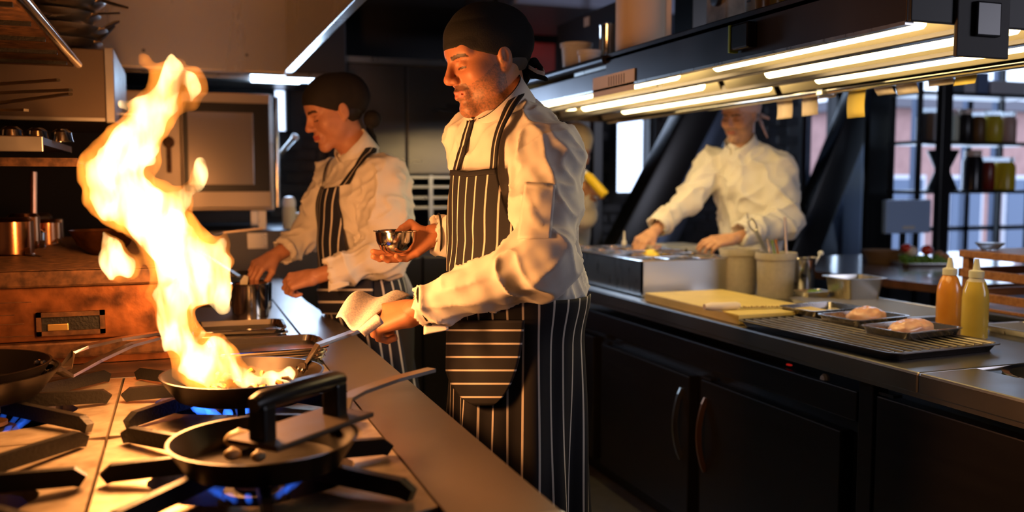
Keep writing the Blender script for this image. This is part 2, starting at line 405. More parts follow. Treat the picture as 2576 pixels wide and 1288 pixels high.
def hit(S, pp, off=0.0, w0=1.0, w1=7.0):
    """points where the sight lines through pixels meet a solid"""
    D = np.array([ray(a, b) for a, b in pp]); L = np.linalg.norm(D, axis=1); t = np.full(len(D), w0); best = np.full(len(D), 1e3); tb = t.copy()
    for _ in range(70):
        d = S.ev(CAM + t[:, None] * D) - off; m = np.abs(d) < best; best[m] = np.abs(d)[m]; tb[m] = t[m]; t = np.minimum(t + d / L * .8, w1)
    return snap(S, CAM + tb[:, None] * D, off, 4)
def mesh_normals(me):
    n = np.empty(len(me.vertices) * 3, np.float32); me.vertices.foreach_get('normal', n); return n.reshape(-1, 3)
def displace(o, fn):
    me = o.data; v = np.empty(len(me.vertices) * 3, np.float32); me.vertices.foreach_get('co', v); v = v.reshape(-1, 3)
    w = v + np.array(o['_org']); v = v + mesh_normals(me) * fn(w)[:, None]; me.vertices.foreach_set('co', v.astype(np.float32).ravel()); me.update()
def creases(P, d, across=13.0, along=4.0, a=.008, seed=0.0):
    """long soft creases running along d"""
    e1 = nrm(d); e2 = nrm(np.cross(e1, V(.31, .52, .8))); e3 = np.cross(e1, e2); M = np.stack([e1 * along, e2 * across, e3 * across], 1)
    Q = P @ M + seed; w = np.stack([vnoise(P * 6 + seed), vnoise(P * 6 + 9 + seed), vnoise(P * 6 + 17 + seed)], 1) * .5
    n = vnoise(Q + w); return a * ((1 - np.abs(n)) ** 4 - .3) + .35 * a * vnoise(Q * 2.1 + w)
def mesh_snap(o, P, off, pix=None):
    """lay points on a finished mesh, at a given distance above it"""
    from mathutils.bvhtree import BVHTree
    me = o.data; org = np.array(o['_org']); T = BVHTree.FromPolygons([tuple(np.array(v.co) + org) for v in me.vertices], [tuple(p.vertices) for p in me.polygons]); out = []
    for p in P:
        if pix: q, n, _, _ = T.ray_cast(Vector(CAM), Vector(ray(*p)).normalized())
        else: q = None
        if q is None:
            q, n, _, _ = T.find_nearest(Vector(CAM + pix * ray(*p)) if pix else Vector(p))
        out.append(np.array(q) + np.array(n) * off)
    return np.array(out)
def folds(P, s1=9.0, a1=0.006, s2=22.0, a2=0.003, squash=(1, 1, 1), seed=0.0):
    Q = P * np.asarray(squash) + seed
    w = np.stack([vnoise(Q * 5 + 3.1), vnoise(Q * 5 + 11.7), vnoise(Q * 5 + 23.3)], 1) * 0.35
    r1 = (1 - np.abs(vnoise(Q * s1 + w * 1.5))) ** 3; r2 = (1 - np.abs(vnoise(Q * s2 + w * 3 + 7.7))) ** 2
    return a1 * (r1 - 0.45) + a2 * (r2 - 0.5)

# ================================================================== THE ROOM
def wall_with_holes(name, x0, x1, z0, z1, y, th, holes, m):
    xs = sorted({x0, x1, *[h[0] for h in holes], *[h[1] for h in holes]}); zs = sorted({z0, z1, *[h[2] for h in holes], *[h[3] for h in holes]})
    b = MB()
    for xa, xb in zip(xs[:-1], xs[1:]):
        for za, zb in zip(zs[:-1], zs[1:]):
            cx, cz = (xa + xb) / 2, (za + zb) / 2
            if not any(h[0] < cx < h[1] and h[2] < cz < h[3] for h in holes): b.box(xa, xb, y, y + th, za, zb)
    return struct(b.build(name, m))
YB = 6.2
def hole(px0, px1, py0, py1, y=YB):
    a = ONY(px0, (py0 + py1) / 2, y); b = ONY(px1, (py0 + py1) / 2, y); t = ONY((px0 + px1) / 2, py0, y); u = ONY((px0 + px1) / 2, py1, y)
    return (float(a[0]), float(b[0]), float(u[2]), float(t[2]))
HOLES = [hole(684, 730, 215, 338), hole(1552, 1648, 150, 492), hole(1762, 1838, 180, 380), hole(2022, 2118, 230, 492), hole(2236, 2640, 90, 660)]
wall_back = wall_with_holes('wall_back', -1.2, 9.0, 0, 3.2, YB, 0.2, HOLES, WALLD)
for i, hl in enumerate(HOLES):
    b = MB(); t = 0.025
    b.box(hl[0], hl[1], YB + .04, YB + .1, hl[2], hl[2] + t).box(hl[0], hl[1], YB + .04, YB + .1, hl[3] - t, hl[3])
    b.box(hl[0], hl[0] + t, YB + .04, YB + .1, hl[2], hl[3]).box(hl[1] - t, hl[1], YB + .04, YB + .1, hl[2], hl[3])
    if i == 4:
        pass
    w = struct(b.build('window_%d' % (i + 1), FRAMEB if i != 4 else FRAMEG))
    MB().box(hl[0] + t, hl[1] - t, YB + .065, YB + .071, hl[2] + t, hl[3] - t).build('pane', WINGLASS, w)
    if i == 4:
        for px in (2318, 2446, 2520): x = float(ONY(px, 400, YB)[0]); MB().box(x - .03, x + .03, YB + .04, YB + .1, hl[2], hl[3]).build('mullion', FRAMEG, w)
        MB().box(hl[0], hl[1], YB + .04, YB + .1, hl[2] + .28, hl[2] + .32).build('transom', FRAMEG, w)
struct(MB().box(-1.3, 9.1, -2.2, 6.4, -0.1, 0).build('floor', FLOORM))
struct(MB().box(-1.3, 9.1, -2.2, 6.4, 3.2, 3.3).build('ceiling', CEILM))
struct(MB().box(-1.3, -1.15, -2.2, 6.4, 0, 3.2).build('wall_left', WALLD))
b = MB(); b.box(9.0, 9.1, -2.2, 6.4, 0, 3.2); struct(b.build('wall_right', WALLD))
wall_with_holes('wall_front', -1.3, 9.1, 0, 3.2, -2.2, 0.15, [(4.7, 6.5, 1.3, 2.9)], WALLD)  # unseen opening added to go with the fill lamp
# glazed black bricks, laid proud of the wall, wherever the photograph shows them
brick_me = None
def bricks(x0, x1, z0, z1, y, skip):
    global brick_me
    bw, bh = 0.212, 0.076; r = 0; z = z0
    while z < z1:
        x = x0 - (bw / 2 if r % 2 else 0)
        while x < x1:
            xa, xb = x + .005, x + bw - .005
            if not any(xb > h[0] - .02 and xa < h[1] + .02 and z + bh > h[2] - .02 and z < h[3] + .02 for h in skip):
                if brick_me is None:
                    o = MB().box(-(bw - .01) / 2, (bw - .01) / 2, -.012, .012, -(bh - .01) / 2, (bh - .01) / 2, .004).build('brick', BRICKM); brick_me = o.data
                else: o = bpy.data.objects.new('brick', brick_me); COL.objects.link(o)
                o.parent = wall_back; o.location = ((xa + xb) / 2, y, z + bh / 2)
            x += bw
        z += bh; r += 1
bricks(0.55, 1.0, 1.0, 1.85, YB - .008, HOLES)
bricks(2.70, 4.82, 0.70, 2.05, YB - .008, HOLES)
# leaning black steel columns in front of the dining-room windows
def lean(p0, p1, y, wpx, depth, name, label, m, bev=.02):
    a = ONY(*p0, y); c = ONY(*p1, y); d = c - a; a = a - d * 0.9 if a[2] > .3 else a; c = c + d * .55
    t = (0 - a[2]) / (c[2] - a[2]) if a[2] > 0 else 0
    a = a + (c - a) * t if t else a
    ax = nrm(c - a); half = (c - a) / 2; hw = wpx / F_PX * y / 2 * 1.05
    sx = nrm(np.cross(ax, V(0, 1, 0)))
    o = MB().obox((a + c) / 2, sx * hw, V(0, 1, 0) * depth, half, bev).build(name, m, loc=a, smooth=True)
    return tag(o, label, 'column')
lean((1578, 610), (1742, 295), 5.6, 92, .10, 'leaning_column', 'wide black steel column leaning in front of the bright narrow window', BLACKP)
lean((1668, 600), (1812, 295), 5.9, 70, .07, 'leaning_column', 'blue-grey round-edged column leaning beside the wide black one', FRAMEG, .05)
lean((2042, 560), (2162, 262), 5.8, 92, .08, 'leaning_column', 'black column leaning across the triangular pane of window', BLACKP)
for px, wpx, y, lab in ((1500, 30, 5.7, 'slim black upright post beside the glazed brick wall'), (2212, 100, 5.6, 'broad black upright post between triangular pane and jar rack'), (2372, 42, 5.03, 'black upright post dividing the jar rack window')):
    c = ONY(px, 400, y); hw = wpx / F_PX * y / 2
    tag(MB().box(c[0] - hw, c[0] + hw, y - .03, y + .03, 0, 3.2, .006).build('steel_post', BLACKP, loc=(c[0], y, 0)), lab, 'post')
for px, wpx, y, lab, m in ((2028, 16, 5.95, 'thin blue-grey window mullion behind the chef in the white jacket', FRAMEG), (2142, 70, 6.05, 'blue-grey steel door panel behind the leaning column', FRAMEG)):
    c = ONY(px, 400, y); hw = wpx / F_PX * y / 2
    tag(MB().box(c[0] - hw, c[0] + hw, y - .03, y + .03, 0, 2.05 if wpx > 20 else 2.4, .004).build('door_panel' if wpx > 20 else 'mullion', m, loc=(c[0], y, 0)), lab, 'door panel' if wpx > 20 else 'mullion')
a = ONY(2070, 490, 6.0); tag(MB().box(a[0] - .06, a[0] + .06, 5.97, 6.03, a[2] - .12, a[2] + .12, .01).build('wall_phone', mat('grey_box', (.3, .32, .38), .4), loc=(a[0], 5.97, a[2] - .12)), 'pale grey box fixed below the triangular window pane', 'box')
# brick house across the street
t = thing('house', 'pink brick house across the street seen through the window', 'house', (14, 10.5, 0))
MB().box(9.2, 22, 10.5, 13, -1, 2.45).build('wall', FACADE, t)
for x in (9.5, 10.6, 11.7, 12.9):
    f = MB().box(x, x + .7, 10.46, 10.5, .2, 1.5).build('window', mat('street_window_frame', (.7, .7, .75), .5), t)
    MB().box(x + .06, x + .64, 10.44, 10.46, .26, 1.44).build('pane', mat('street_pane', (.12, .16, .25), .1), f)
MB().box(9.1, 22.1, 10.3, 13.1, 2.45, 2.6).build('roof', mat('slate', (.14, .13, .15), .7), t)
tag(MB().box(-8, 25, 6.4, 30, -1.1, -1.0).build('street', mat('asphalt', (.18, .18, .2), .9)), 'grey street outside the windows', 'street')
# red painted wall and duct with blue light put into its colour, beyond the tall chef's shoulder
a = ONY(1302, 195, 5.9); b2 = ONY(1392, 85, 5.9)
tag(MB().box(a[0], b2[0], 5.86, 6.19, a[2] - .4, min(b2[2], 2.335), .01).build('red_panel', RED, loc=(a[0], 5.86, a[2] - .4)), 'red painted wall panel behind the tall chef\'s head', 'panel')
a = ONY(1330, 60, 5.0); b2 = ONY(1560, 0, 5.0)
tag(MB().box(a[0] - .2, b2[0] + .9, 4.7, 5.62, 2.34, 2.6, .02).build('air_duct', mat('duct_grey', (.22, .25, .34), .4, .6), loc=(a[0], 5, 2.34)), 'grey-blue ventilation duct under the dark ceiling', 'duct')

# ================================================================== COOKING RANGE
XS, XE, XR = -0.14, 0.353, 0.513          # plate joint, plate edge, front edge of the steel rail
YN, YM, YF = 1.29, 1.86, 2.43
t = thing('cooking_range', 'wide gas range with four open burners and golden steel plates', 'range', (-.14, 1.85, 0))
b = MB().box(-.66, .485, 1.22, 2.50, 0, .80, .01).box(-.66, .353, 1.24, 1.262, .80, .897).box(-.66, -.635, 1.22, 2.5, .8, .897).box(-.63, .353, 2.435, 2.50, .80, .90, .003)
b.build('body', STEELD, t)
MB().box(-.64, .353, 1.26, 2.44, .795, .802).build('drip_tray', mat('greasy_tray', (.03, .022, .015), .3, .6), t)
for ci, (x0, x1) in enumerate(((-.63, XS - .003), (XS + .003, XE - .003))):
    for cj, (y0, y1) in enumerate(((YN - .02, YM - .003), (YM + .003, YF))):
        cx, cy = (x0 + x1) / 2, (y0 + y1) / 2; n = 48; R = .168
        o = []; inn = []
        for k in range(n):
            a = 2 * math.pi * (k + .5) / n; c, s = math.cos(a), math.sin(a); m = 1 / max(abs(c) / ((x1 - x0) / 2), abs(s) / ((y1 - y0) / 2))
            o.append((cx + c * m, cy + s * m)); oc = max(abs(math.cos(a + math.pi / 8 * q)) for q in (1, 3, 5, 7)); inn.append((cx + c * R / oc * .95, cy + s * R / oc * .95))
        for k in range(n):     # true corners
            pass
        v = [(x, y, .900) for x, y in o] + [(x, y, .894) for x, y in inn] + [(x, y, .86) for x, y in inn] + [(x, y, .868) for x, y in o]
        f = []
        for k in range(n):
            j = (k + 1) % n; f += [(k, j, n + j, n + k), (n + k, n + j, 2 * n + j, 2 * n + k), (3 * n + j, 3 * n + k, 2 * n + k, 2 * n + j), (j, k, 3 * n + k, 3 * n + j)]
        pl = mk('burner_plate', v, f, PLATE, t)
        g = MB()
        for k in range(8):
            a = k * math.pi / 4
            dx, dy = math.cos(a), math.sin(a)
            if k % 2: m = .325; dx, dy = nrm((.245 * np.sign(dx), .283 * np.sign(dy)))
            else: m = .232 if k % 4 == 0 else .262
            c0 = V(cx + dx * m, cy + dy * m, .914); c1 = V(cx + dx * .052, cy + dy * .052, .921)
            bar = MB().strip([c0 + V(0, 0, -.004), c0 * .93 + c1 * .07 + V(0, 0, .004), c1], [.0075, .008, .0065], [.010, .014, .015])
            bar.build('grate_bar', IRON, t)
        bu = MB().lathe([(0, .80), (.055, .80), (.06, .85), (.05, .868), (.03, .872), (0, .874)], (cx, cy, 0), n=24).build('burner_head', IRON, t, smooth=True)
        MB().lathe([(0, .874), (.034, .874), (.034, .882), (.02, .886), (0, .886)], (cx, cy, 0), n=24).build('burner_cap', mat('brass_cap', (.35, .2, .08), .45, .8), bu, smooth=True)
        if (ci, cj) in ((1, 1), (1, 0), (0, 1)):
            S = SDF(); nfl = 14
            for k in range(nfl):
                a = 2 * math.pi * k / nfl; d = V(math.cos(a), math.sin(a), 0); p = V(cx, cy, .862) + d * .052
                big = 1.0 if cj == 1 and ci == 1 else .55
                S.chain([p, p + d * .030 * big + V(0, 0, .014), p + d * .058 * big + V(0, 0, .040 * big)], [.006, .011 * big, .003], .004)
            v, f = S.mesh(.004); mk('gas_flame', v, f, flame_mat('blue_gas_flame_%d%d' % (ci, cj), (.03, .16, 1.0), 70 if big == 1 else 22), t, smooth=True, sharp=None)['kind'] = 'stuff'
# continuous stainless rail in front of the range and the counters behind it
t = thing('range_rail', 'long bare stainless worktop rail running along the aisle edge of the range', 'worktop', (.43, 3.0, .87))
MB().prism([V(XE, 1.20, .872), V(XR, 1.20, .872), V(XR, 2.95, .872), V(.475, 3.75, .872), V(.475, 4.9, .872), V(XE, 4.9, .872)], V(0, 0, .030)).build('rail_top', RAIL, t)
MB().box(XE, XR + .004, 1.175, 1.205, .84, .904, .008).build('end_trim', STEEL, t)
MB().box(.486, XR - .004, 1.205, 2.9, .70, .872).build('rail_front', STEELD, t)
# counter behind the burners
t = thing('back_counter', 'steel counter behind the burners carrying trays and pots', 'counter', (-.15, 3.7, 0))
MB().box(-.66, .44, 2.51, 4.9, 0, .86).build('body', STEELD, t)
MB().box(-.66, XE - .002, 2.505, 4.9, .86, .898, .004).build('top', RAIL, t)
# charcoal grill box
t = thing('grill_box', 'fire-blackened copper-brown grill box with a recessed drawer handle', 'grill', (-.3, 2.62, .9))
MB().box(-.645, .02, 2.66, 4.25, .90, 1.14).build('body', GRILLBODY, t)
MB().box(-.648, .03, 2.61, 2.68, .925, .968, .006).build('lower_ledge', GRILLDARK, t)
MB().box(-.648, .03, 2.61, 2.68, 1.112, 1.155, .006).build('top_ledge', GRILLDARK, t)
dr = MB().box(-.645, .02, 2.632, 2.66, .970, 1.110, .003).build('drawer_front', GRILLBODY, t)
a = ONY(90, 788, 2.62); c = ONY(265, 838, 2.62); hx0, hx1, hz0, hz1 = a[0], c[0], c[2], a[2]
h = MB(); w = .012
h.box(hx0, hx1, 2.618, 2.634, hz0, hz0 + w).box(hx0, hx1, 2.618, 2.634, hz1 - w, hz1).box(hx0, hx0 + w, 2.618, 2.634, hz0, hz1).box(hx1 - w, hx1, 2.618, 2.634, hz0, hz1)
h.build('handle_frame', GRILLDARK, dr)
MB().box(hx0 + w, hx1 - w, 2.628, 2.633, hz0 + w, hz1 - w).build('handle_recess', IRON, dr)
MB().box(hx0 + .025, hx0 + .075, 2.622, 2.629, hz0 + .012, hz0 + .03, .002).build('handle_grip', mat('worn_brass', (.6, .38, .12), .35, .9), dr)
for k in range(4):
    zz = .985 + .028 * k + .004 * (k % 2)
    MB().box(-.64, hx0 - .01 - .02 * (k % 3), 2.630, 2.633, zz, zz + .002).build('seam', GRILLDARK, dr)
g = MB()
for k in range(48): x = -.64 + k * .0138; g.box(x, x + .003, 2.62, 4.24, 1.150, 1.154)
for k in range(116): y = 2.625 + k * .0139; g.box(-.645, .025, y, y + .003, 1.153, 1.157)
o = g.build('wire_mesh', GRILLDARK, t); o['kind'] = 'stuff'

# ---- pans
def pan_parts(root, c, r, depth, hpts, hw=.013, wall=.0035, mat_b=PANIRON, mat_h=HANDLE, tilt=None, n=40):
    """c: centre of the base; hpts: world points of the handle"""
    rb = r * .74; ax = (0, 0, 1) if tilt is None else tilt
    prof = [(0, 0), (rb, 0), (rb + .012, .004), (r, depth - .002), (r + .001, depth), (r - wall, depth), (rb + .008, .008), (rb - .006, .0045), (0, .0045)]
    o = MB().lathe(prof, c, ax, n).build('bowl', mat_b, root, smooth=True)
    MB().strip(hpts, [hw * 1.5, hw * 1.1] + [hw] * (len(hpts) - 3) + [hw * .9], .0035).build('handle', mat_h, root)
    rv = MB()
    d = nrm(hpts[1] - hpts[0]); s = nrm(np.cross(d, V(0, 0, 1)))
    for q in (-1, 1): rv = MB(); rv.lathe([(.0055, -.002), (.005, .004), (0, .0055)], hpts[0] + s * q * .008 - d * .004, -d * V(1, 1, 0) + V(0, 0, .2), 10); rv.build('rivet', CHROME, root, smooth=True)
    return o
def make_pan(name, label, c, r, depth, hpts, **kw):
    t = thing(name, label, 'pan', c); pan_parts(t, np.asarray(c, float), r, depth, [np.asarray(p, float) for p in hpts], **kw); return t
# flaming pan
c1 = ONZ(612, 938, .985); c1 = V(c1[0], c1[1], .938)
p0 = c1 + V(.128, .070, .035); hand_end = PX(978, 796, 2.12); hk = PX(800, 868, 2.02)
fpan = make_pan('frying_pan', 'black iron frying pan with tall flames over the far burner', c1, .165, .05, [p0, p0 + V(.012, .006, .012), hk, PX(905, 830, 2.09), hand_end])
rnd = random.Random(4)
t = thing('stir_fry', 'heap of sliced vegetables frying in the flaming pan', 'food', c1 + V(0, 0, .01))
FOODC = [mat('fried_red', (.5, .1, .03), .4), mat('fried_gold', (.5, .24, .05), .4), mat('fried_green', (.25, .28, .05), .4), mat('fried_onion', (.5, .3, .12), .4)]
for k in range(34):
    a = rnd.uniform(0, 6.28); rr = .105 * math.sqrt(rnd.random()); p = c1 + V(rr * math.cos(a), rr * math.sin(a), .010 + .022 * rnd.random())
    d = nrm(V(rnd.uniform(-1, 1), rnd.uniform(-1, 1), rnd.uniform(-.3, .5))); L = rnd.uniform(.008, .018)
    MB().tube([p - d * L, p + V(0, 0, .004), p + d * L], [.003, .0055, .0028], 6).build('slice', FOODC[k % 4], t, smooth=True)
# press pan
c2 = ONZ(665, 1112, .975); c2 = V(c2[0], c2[1], .937)
ph = ONZ(872, 1010, 1.0)
ppan = make_pan('frying_pan', 'black iron frying pan with garlic under a heavy press', c2, .145, .046, [c2 + V(.118, .065, .036), PX(868, 1004, 1.62), PX(905, 985, 1.67), PX(990, 955, 1.76), PX(1086, 930, 1.84)], mat_h=mat('grey_steel_handle', (.36, .33, .31), .42, .9))
for k, (px, py, rr, lab) in enumerate(((602, 1108, .025, 'halved garlic bulb browning in the press pan'), (585, 1138, .014, 'small garlic clove beside the halved bulb in pan'), (650, 1142, .012, 'flat shallot slice against the press in pan'))):
    p = ONZ(px, py, .957)
    v, f = SDF().ell((p[0], p[1], .949 + rr * .35), (rr, rr * .85, rr * .7)).cap((p[0], p[1], .95), (p[0], p[1] + .004, .95 + rr), .003, .002, .006).mesh(.0022)
    tag(mk('garlic_piece', v, f, mat('garlic', (.78, .62, .36), .45), None, (p[0], p[1], .944), True, sharp=None), lab, 'garlic')
g = MB()
for k in range(16):
    a = 3.6 + .12 * k; p = c2 + V(.095 * math.cos(a), .095 * math.sin(a), .010); g.lathe([(0, -.004), (.006, 0), (0, .005)], p, n=8)
o = tag(g.build('chopped_herbs', mat('fried_bits', (.55, .32, .1), .5), loc=c2), 'chopped fried bits scattered in the press pan', 'food'); o['kind'] = 'stuff'
# grill press
pa = ONZ(705, 1128, .99); pb = ONZ(925, 1047, .99); d = nrm(pb - pa); s = nrm(np.cross(V(0, 0, 1), d)); L = np.linalg.norm(pb - pa) / 2
pc = (pa + pb) / 2 + s * .045 + V(0, 0, .001)
t = thing('grill_press', 'flat iron grill press with thick black grip resting on the pan', 'press', pc)
MB().obox(pc, d * (L + .012), s * .05, V(0, 0, .0045), .003).build('plate', mat('press_steel', (.10, .075, .06), .6, .9, rnoise=.1, nscale=30), t)
q0 = pc - d * (L - .012); q1 = pc + d * (L - .03); up = V(0, 0, .060)
for q in (q0, q1): MB().obox(q + up * .46, d * .013, s * .017, up * .5, .004).build('post', BLACKP, t)
MB().tube([q0 + up - d * .018, q0 + up * 1.04, (q0 + q1) / 2 + up * 1.06, q1 + up * 1.04, q1 + up + d * .018], [.012, .0155, .0165, .0155, .012], 14).build('grip', BLACKP, t, smooth=True)
# two pans stacked on the left burners
c3 = V(-.44, 2.12, .94)
e1 = PX(400, 838, 2.3); e2 = PX(398, 850, 2.25)
lp = make_pan('frying_pan', 'dark frying pan with a long angled handle on left burner', c3, .195, .055, [c3 + V(.165, .06, .035), PX(165, 925, 2.12), PX(185, 885, 2.12), PX(215, 872, 2.14), PX(300, 853, 2.22), e1])
c3b = c3 + V(.0, .0, .012)
lp2 = make_pan('frying_pan', 'second dark frying pan nested inside the left burner pan', c3 + V(-.008, .005, .014), .186, .055, [c3 + V(.155, .055, .055), PX(172, 945, 2.08), PX(250, 905, 2.14), PX(330, 868, 2.2), e2])

# ---- trays, pots behind the pan
def rrect_prof(root, name, c, hx, hy, h, m, wall=.0015, flare=.006, rim=.006, rz=0.0, rad=.03, part=True):
    """rounded rectangular pan: floor, flared wall and rolled rim"""
    n = 6; cs, sn = math.cos(rz), math.sin(rz)
    def loop(ex, z, rr):
        P = []
        for qx, qy, a0 in ((1, 1, 0), (-1, 1, 90), (-1, -1, 180), (1, -1, 270)):
            for k in range(n + 1):
                a = math.radians(a0 + 90 * k / n); x = qx * (hx + ex - rr) + rr * math.cos(a); y = qy * (hy + ex - rr) + rr * math.sin(a)
                P.append((c[0] + x * cs - y * sn, c[1] + x * sn + y * cs, c[2] + z))
        return P
    L = [loop(-flare, 0, rad), loop(0, h - .002, rad), loop(rim, h - .003, rad + rim), loop(rim, h, rad + rim), loop(-wall, h, rad), loop(-flare - wall, wall + .001, rad)]
    v = [p for l in L for p in l]; M = len(L[0]); f = []
    for a in range(len(L) - 1):
        for k in range(M): j = (k + 1) % M; f.append((a * M + k, a * M + j, (a + 1) * M + j, (a + 1) * M + k))
    f += [tuple(range(M))[::-1], tuple(range((len(L) - 1) * M, len(L) * M))]
    return mk(name, v, f, m, root if part else None, None if part else c, True, None, 30)
def sheet_tray(label, c, hx, hy, h, m=STEEL, rz=0.0, group=None, cat='tray', name='sheet_tray', rad=.03):
    o = rrect_prof(None, name, c, hx, hy, h, m, rz=rz, part=False, rad=rad); return tag(o, label, cat, group)
for k in range(3):
    sheet_tray('steel sheet tray, %s of the stack behind the flaming pan' % ('lowest', 'middle', 'topmost')[k], (.205 + .003 * k, 2.545 - .004 * k, .900 + .014 * k), .150, .110, .018, CHROME, .02 * k)
for k in range(3):
    sheet_tray('steel sheet tray, %s of the stack beside the tall steel pot' % ('lowest', 'middle', 'topmost')[k], (.165 - .003 * k, 2.90, .900 + .014 * k), .135, .105, .018, CHROME, -.02 * k)
pc = ONZ(630, 802, .9)
t = thing('stock_pot', 'tall polished steel pot beside the woman\'s hands', 'pot', (pc[0], pc[1], .9))
MB().lathe([(0, 0), (.060, 0), (.063, .004), (.063, .123), (.067, .127), (.066, .129), (.061, .126), (.060, .006), (0, .005)], (pc[0], pc[1], .9), n=40).build('body', CHROME, t, smooth=True)
MB().lathe([(0, .112), (.060, .112)], (pc[0], pc[1], .9), n=40).build('sauce', mat('brown_sauce', (.2, .08, .03), .2), t)
sp = V(pc[0], pc[1], 1.0); tag(MB().strip([sp + V(-.025, -.01, .0), sp + V(-.02, -.012, .035), sp + V(-.012, -.01, .055)], [.012, .013, .008], .003, (0, 1, 0)).build('scraper', LIDP, loc=sp), 'small clear plastic scraper standing in the steel pot', 'scraper')
pc = V(pc[0] + .04, pc[1] + .28, .9)
t = thing('small_pot', 'low steel pot behind the tall polished pot', 'pot', pc)
MB().lathe([(0, 0), (.06, 0), (.062, .1), (.066, .104), (.060, .1), (.058, .005), (0, .005)], pc, n=32).build('body', CHROME, t, smooth=True)
MB().lathe([(0, .07), (.058, .07)], pc, n=24).build('sauce', mat('brown_sauce'), t)
# pan with curved handle on the far stove
c4 = V(.185, 4.2, .925)
make_pan('saute_pan', 'steel saute pan with a long handle on the far stove', c4, .15, .06, [c4 + V(.05, -.13, .055), PX(478, 618, 3.9), PX(500, 600, 3.9), PX(560, 585, 3.95), PX(660, 574, 4.0)], mat_b=STEEL)
t = thing('far_stove', 'low steel stove top at the end of the cooking line', 'stove', (0, 4.2, .898))
MB().box(.035, .34, 3.75, 4.75, .898, .918, .004).build('top', STEELD, t)
for k in range(3): MB().box(.06 + .12 * k, .075 + .12 * k, 3.77, 4.73, .916, .926).build('grate_bar', IRON, t)
# copper and steel pots drying upside down on the grill
def upturned_pot(label, px, py, r, h, m, hpix, z=1.158):
    p = ONZ(px, py, z); p[2] = z
    t = thing('saucepan', label, 'saucepan', p, 'saucepans drying on the grill')
    MB().lathe([(r + .003, 0), (r, .004), (r, h - .012), (r - .012, h), (0, h), (0, h - .003), (r - .013, h - .004), (r - .003, h - .014), (r - .003, .003), (r, 0)], p, n=28).build('pot_body', m, t, smooth=True)
    if hpix:
        w = (p - CAM) @ CF; pts = [p + V(r * .75, -r * .65, .02)] + [PX(a, b_, w - .06 - .02 * i) for i, (a, b_) in enumerate(hpix)]
        MB().strip(pts, .007, .0028).build('handle', mat('brass_handle', (.62, .40, .16), .3, 1.0), t)
    return t
upturned_pot('large copper saucepan upside down at the grill corner', 34, 640, .060, .115, COPPER, [(70, 640), (110, 650), (165, 650)])
upturned_pot('copper saucepan upside down beside the large copper one', 62, 622, .052, .118, COPPER, [(90, 628), (140, 636), (200, 632)])
upturned_pot('small steel saucepan upside down between copper pans', 92, 620, .030, .060, CHROME, [(105, 625), (150, 632), (190, 630)])
upturned_pot('copper-rimmed steel saucepan upside down near handle tips', 122, 615, .046, .092, COPPER, [(150, 612), (172, 628), (203, 646)])
upturned_pot('dark steel saucepan upside down at back of grill', 92, 596, .062, .098, GRILLDARK, None)
p = ONZ(142, 600, 1.158); tag(MB().box(p[0] - .022, p[0] + .022, p[1], p[1] + .05, 1.158, 1.235, .004).build('steel_canister', STEEL, loc=(p[0], p[1], 1.158)), 'square grey steel canister behind the drying saucepans', 'canister')
p = ONZ(262, 640, 1.158)
t = thing('mixing_bowl', 'wide dark bowl on grill behind the flame', 'bowl', (p[0], p[1], 1.158))
MB().lathe([(0, 0), (.035, 0), (.075, .03), (.098, .075), (.100, .077), (.096, .077), (.072, .034), (.034, .004), (0, .004)], (p[0], p[1], 1.158), n=32).build('bowl', GRILLBODY, t, smooth=True)

# ---- combi oven at the end of the line
t = thing('combi_oven', 'steel combi oven with a large dark glass door', 'oven', (.1, 5.35, 1.2))
a = ONY(290, 225, 5.0); c = ONY(692, 530, 5.0); ox0, ox1, oz0, oz1 = a[0], c[0], c[2], a[2]
MB().box(ox0, ox1, 5.02, 5.7, oz0, oz1, .008).build('body', OVENST, t)
MB().box(ox0 + .005, ox0 + .30, 4.995, 5.02, oz0 + .01, oz1 - .01, .004).build('control_panel', OVENST, t)
g = ONY(425, 395, 4.99)
MB().obox((g[0], 4.985, g[2] - .01), V(.012, 0, 0), V(0, .008, 0), V(0, 0, .07), .004).build('latch_plate', GRILLDARK, t)
MB().lathe([(0, 0), (.03, 0), (.028, .02), (0, .024)], (g[0], 4.99, g[2] + .075), (0, -1, 0), 20).build('dial', GRILLDARK, t, smooth=True)
dl = ONY(452, 255, 4.98); dr_ = ONY(684, 482, 4.98)
door = MB().box(dl[0], dr_[0], 4.975, 5.02, dr_[2] - .085, dl[2] + .05, .006).build('door', OVENST, t)
MB().box(dl[0] + .01, dr_[0] - .008, 4.970, 4.978, dr_[2], dl[2], .003).build('door_frame', BLACKP, door)
w0 = ONY(470, 280, 4.97); w1 = ONY(640, 465, 4.97)
MB().box(w0[0], w1[0], 4.966, 4.971, w1[2], w0[2], .002).build('door_glass', mat('pale_oven_glass', (.34, .29, .25), .22, .3, coat=.5), door)  # one even pale tone for the glass
hh = ONY(695, 380, 4.94); MB().tube([(hh[0], 4.93, oz0 + .02), (hh[0], 4.92, (oz0 + oz1) / 2), (hh[0], 4.93, oz1 - .02)], .014, 12).build('door_handle', CHROME, door, smooth=True)
for x in (ox0 + .06, ox1 - .08): 
    for y in (5.08, 5.62): MB().box(x, x + .04, y, y + .04, oz0 - .1, oz0).build('foot', STEEL, t)
t = thing('oven_stand', 'dark steel stand under the combi oven', 'stand', (.1, 5.3, 0))
MB().box(ox0 - .1, ox1 + .25, 4.95, 6.1, .86, oz0 - .1, .005).build('top', STEELD, t)
MB().box(ox0 - .08, ox1 + .22, 5.0, 6.1, 0, .86).build('cabinet', BLACK, t)
MB().box(.33, .43, 4.94, 4.952, 1.04, 1.12).build('steel_tab', STEEL, t)
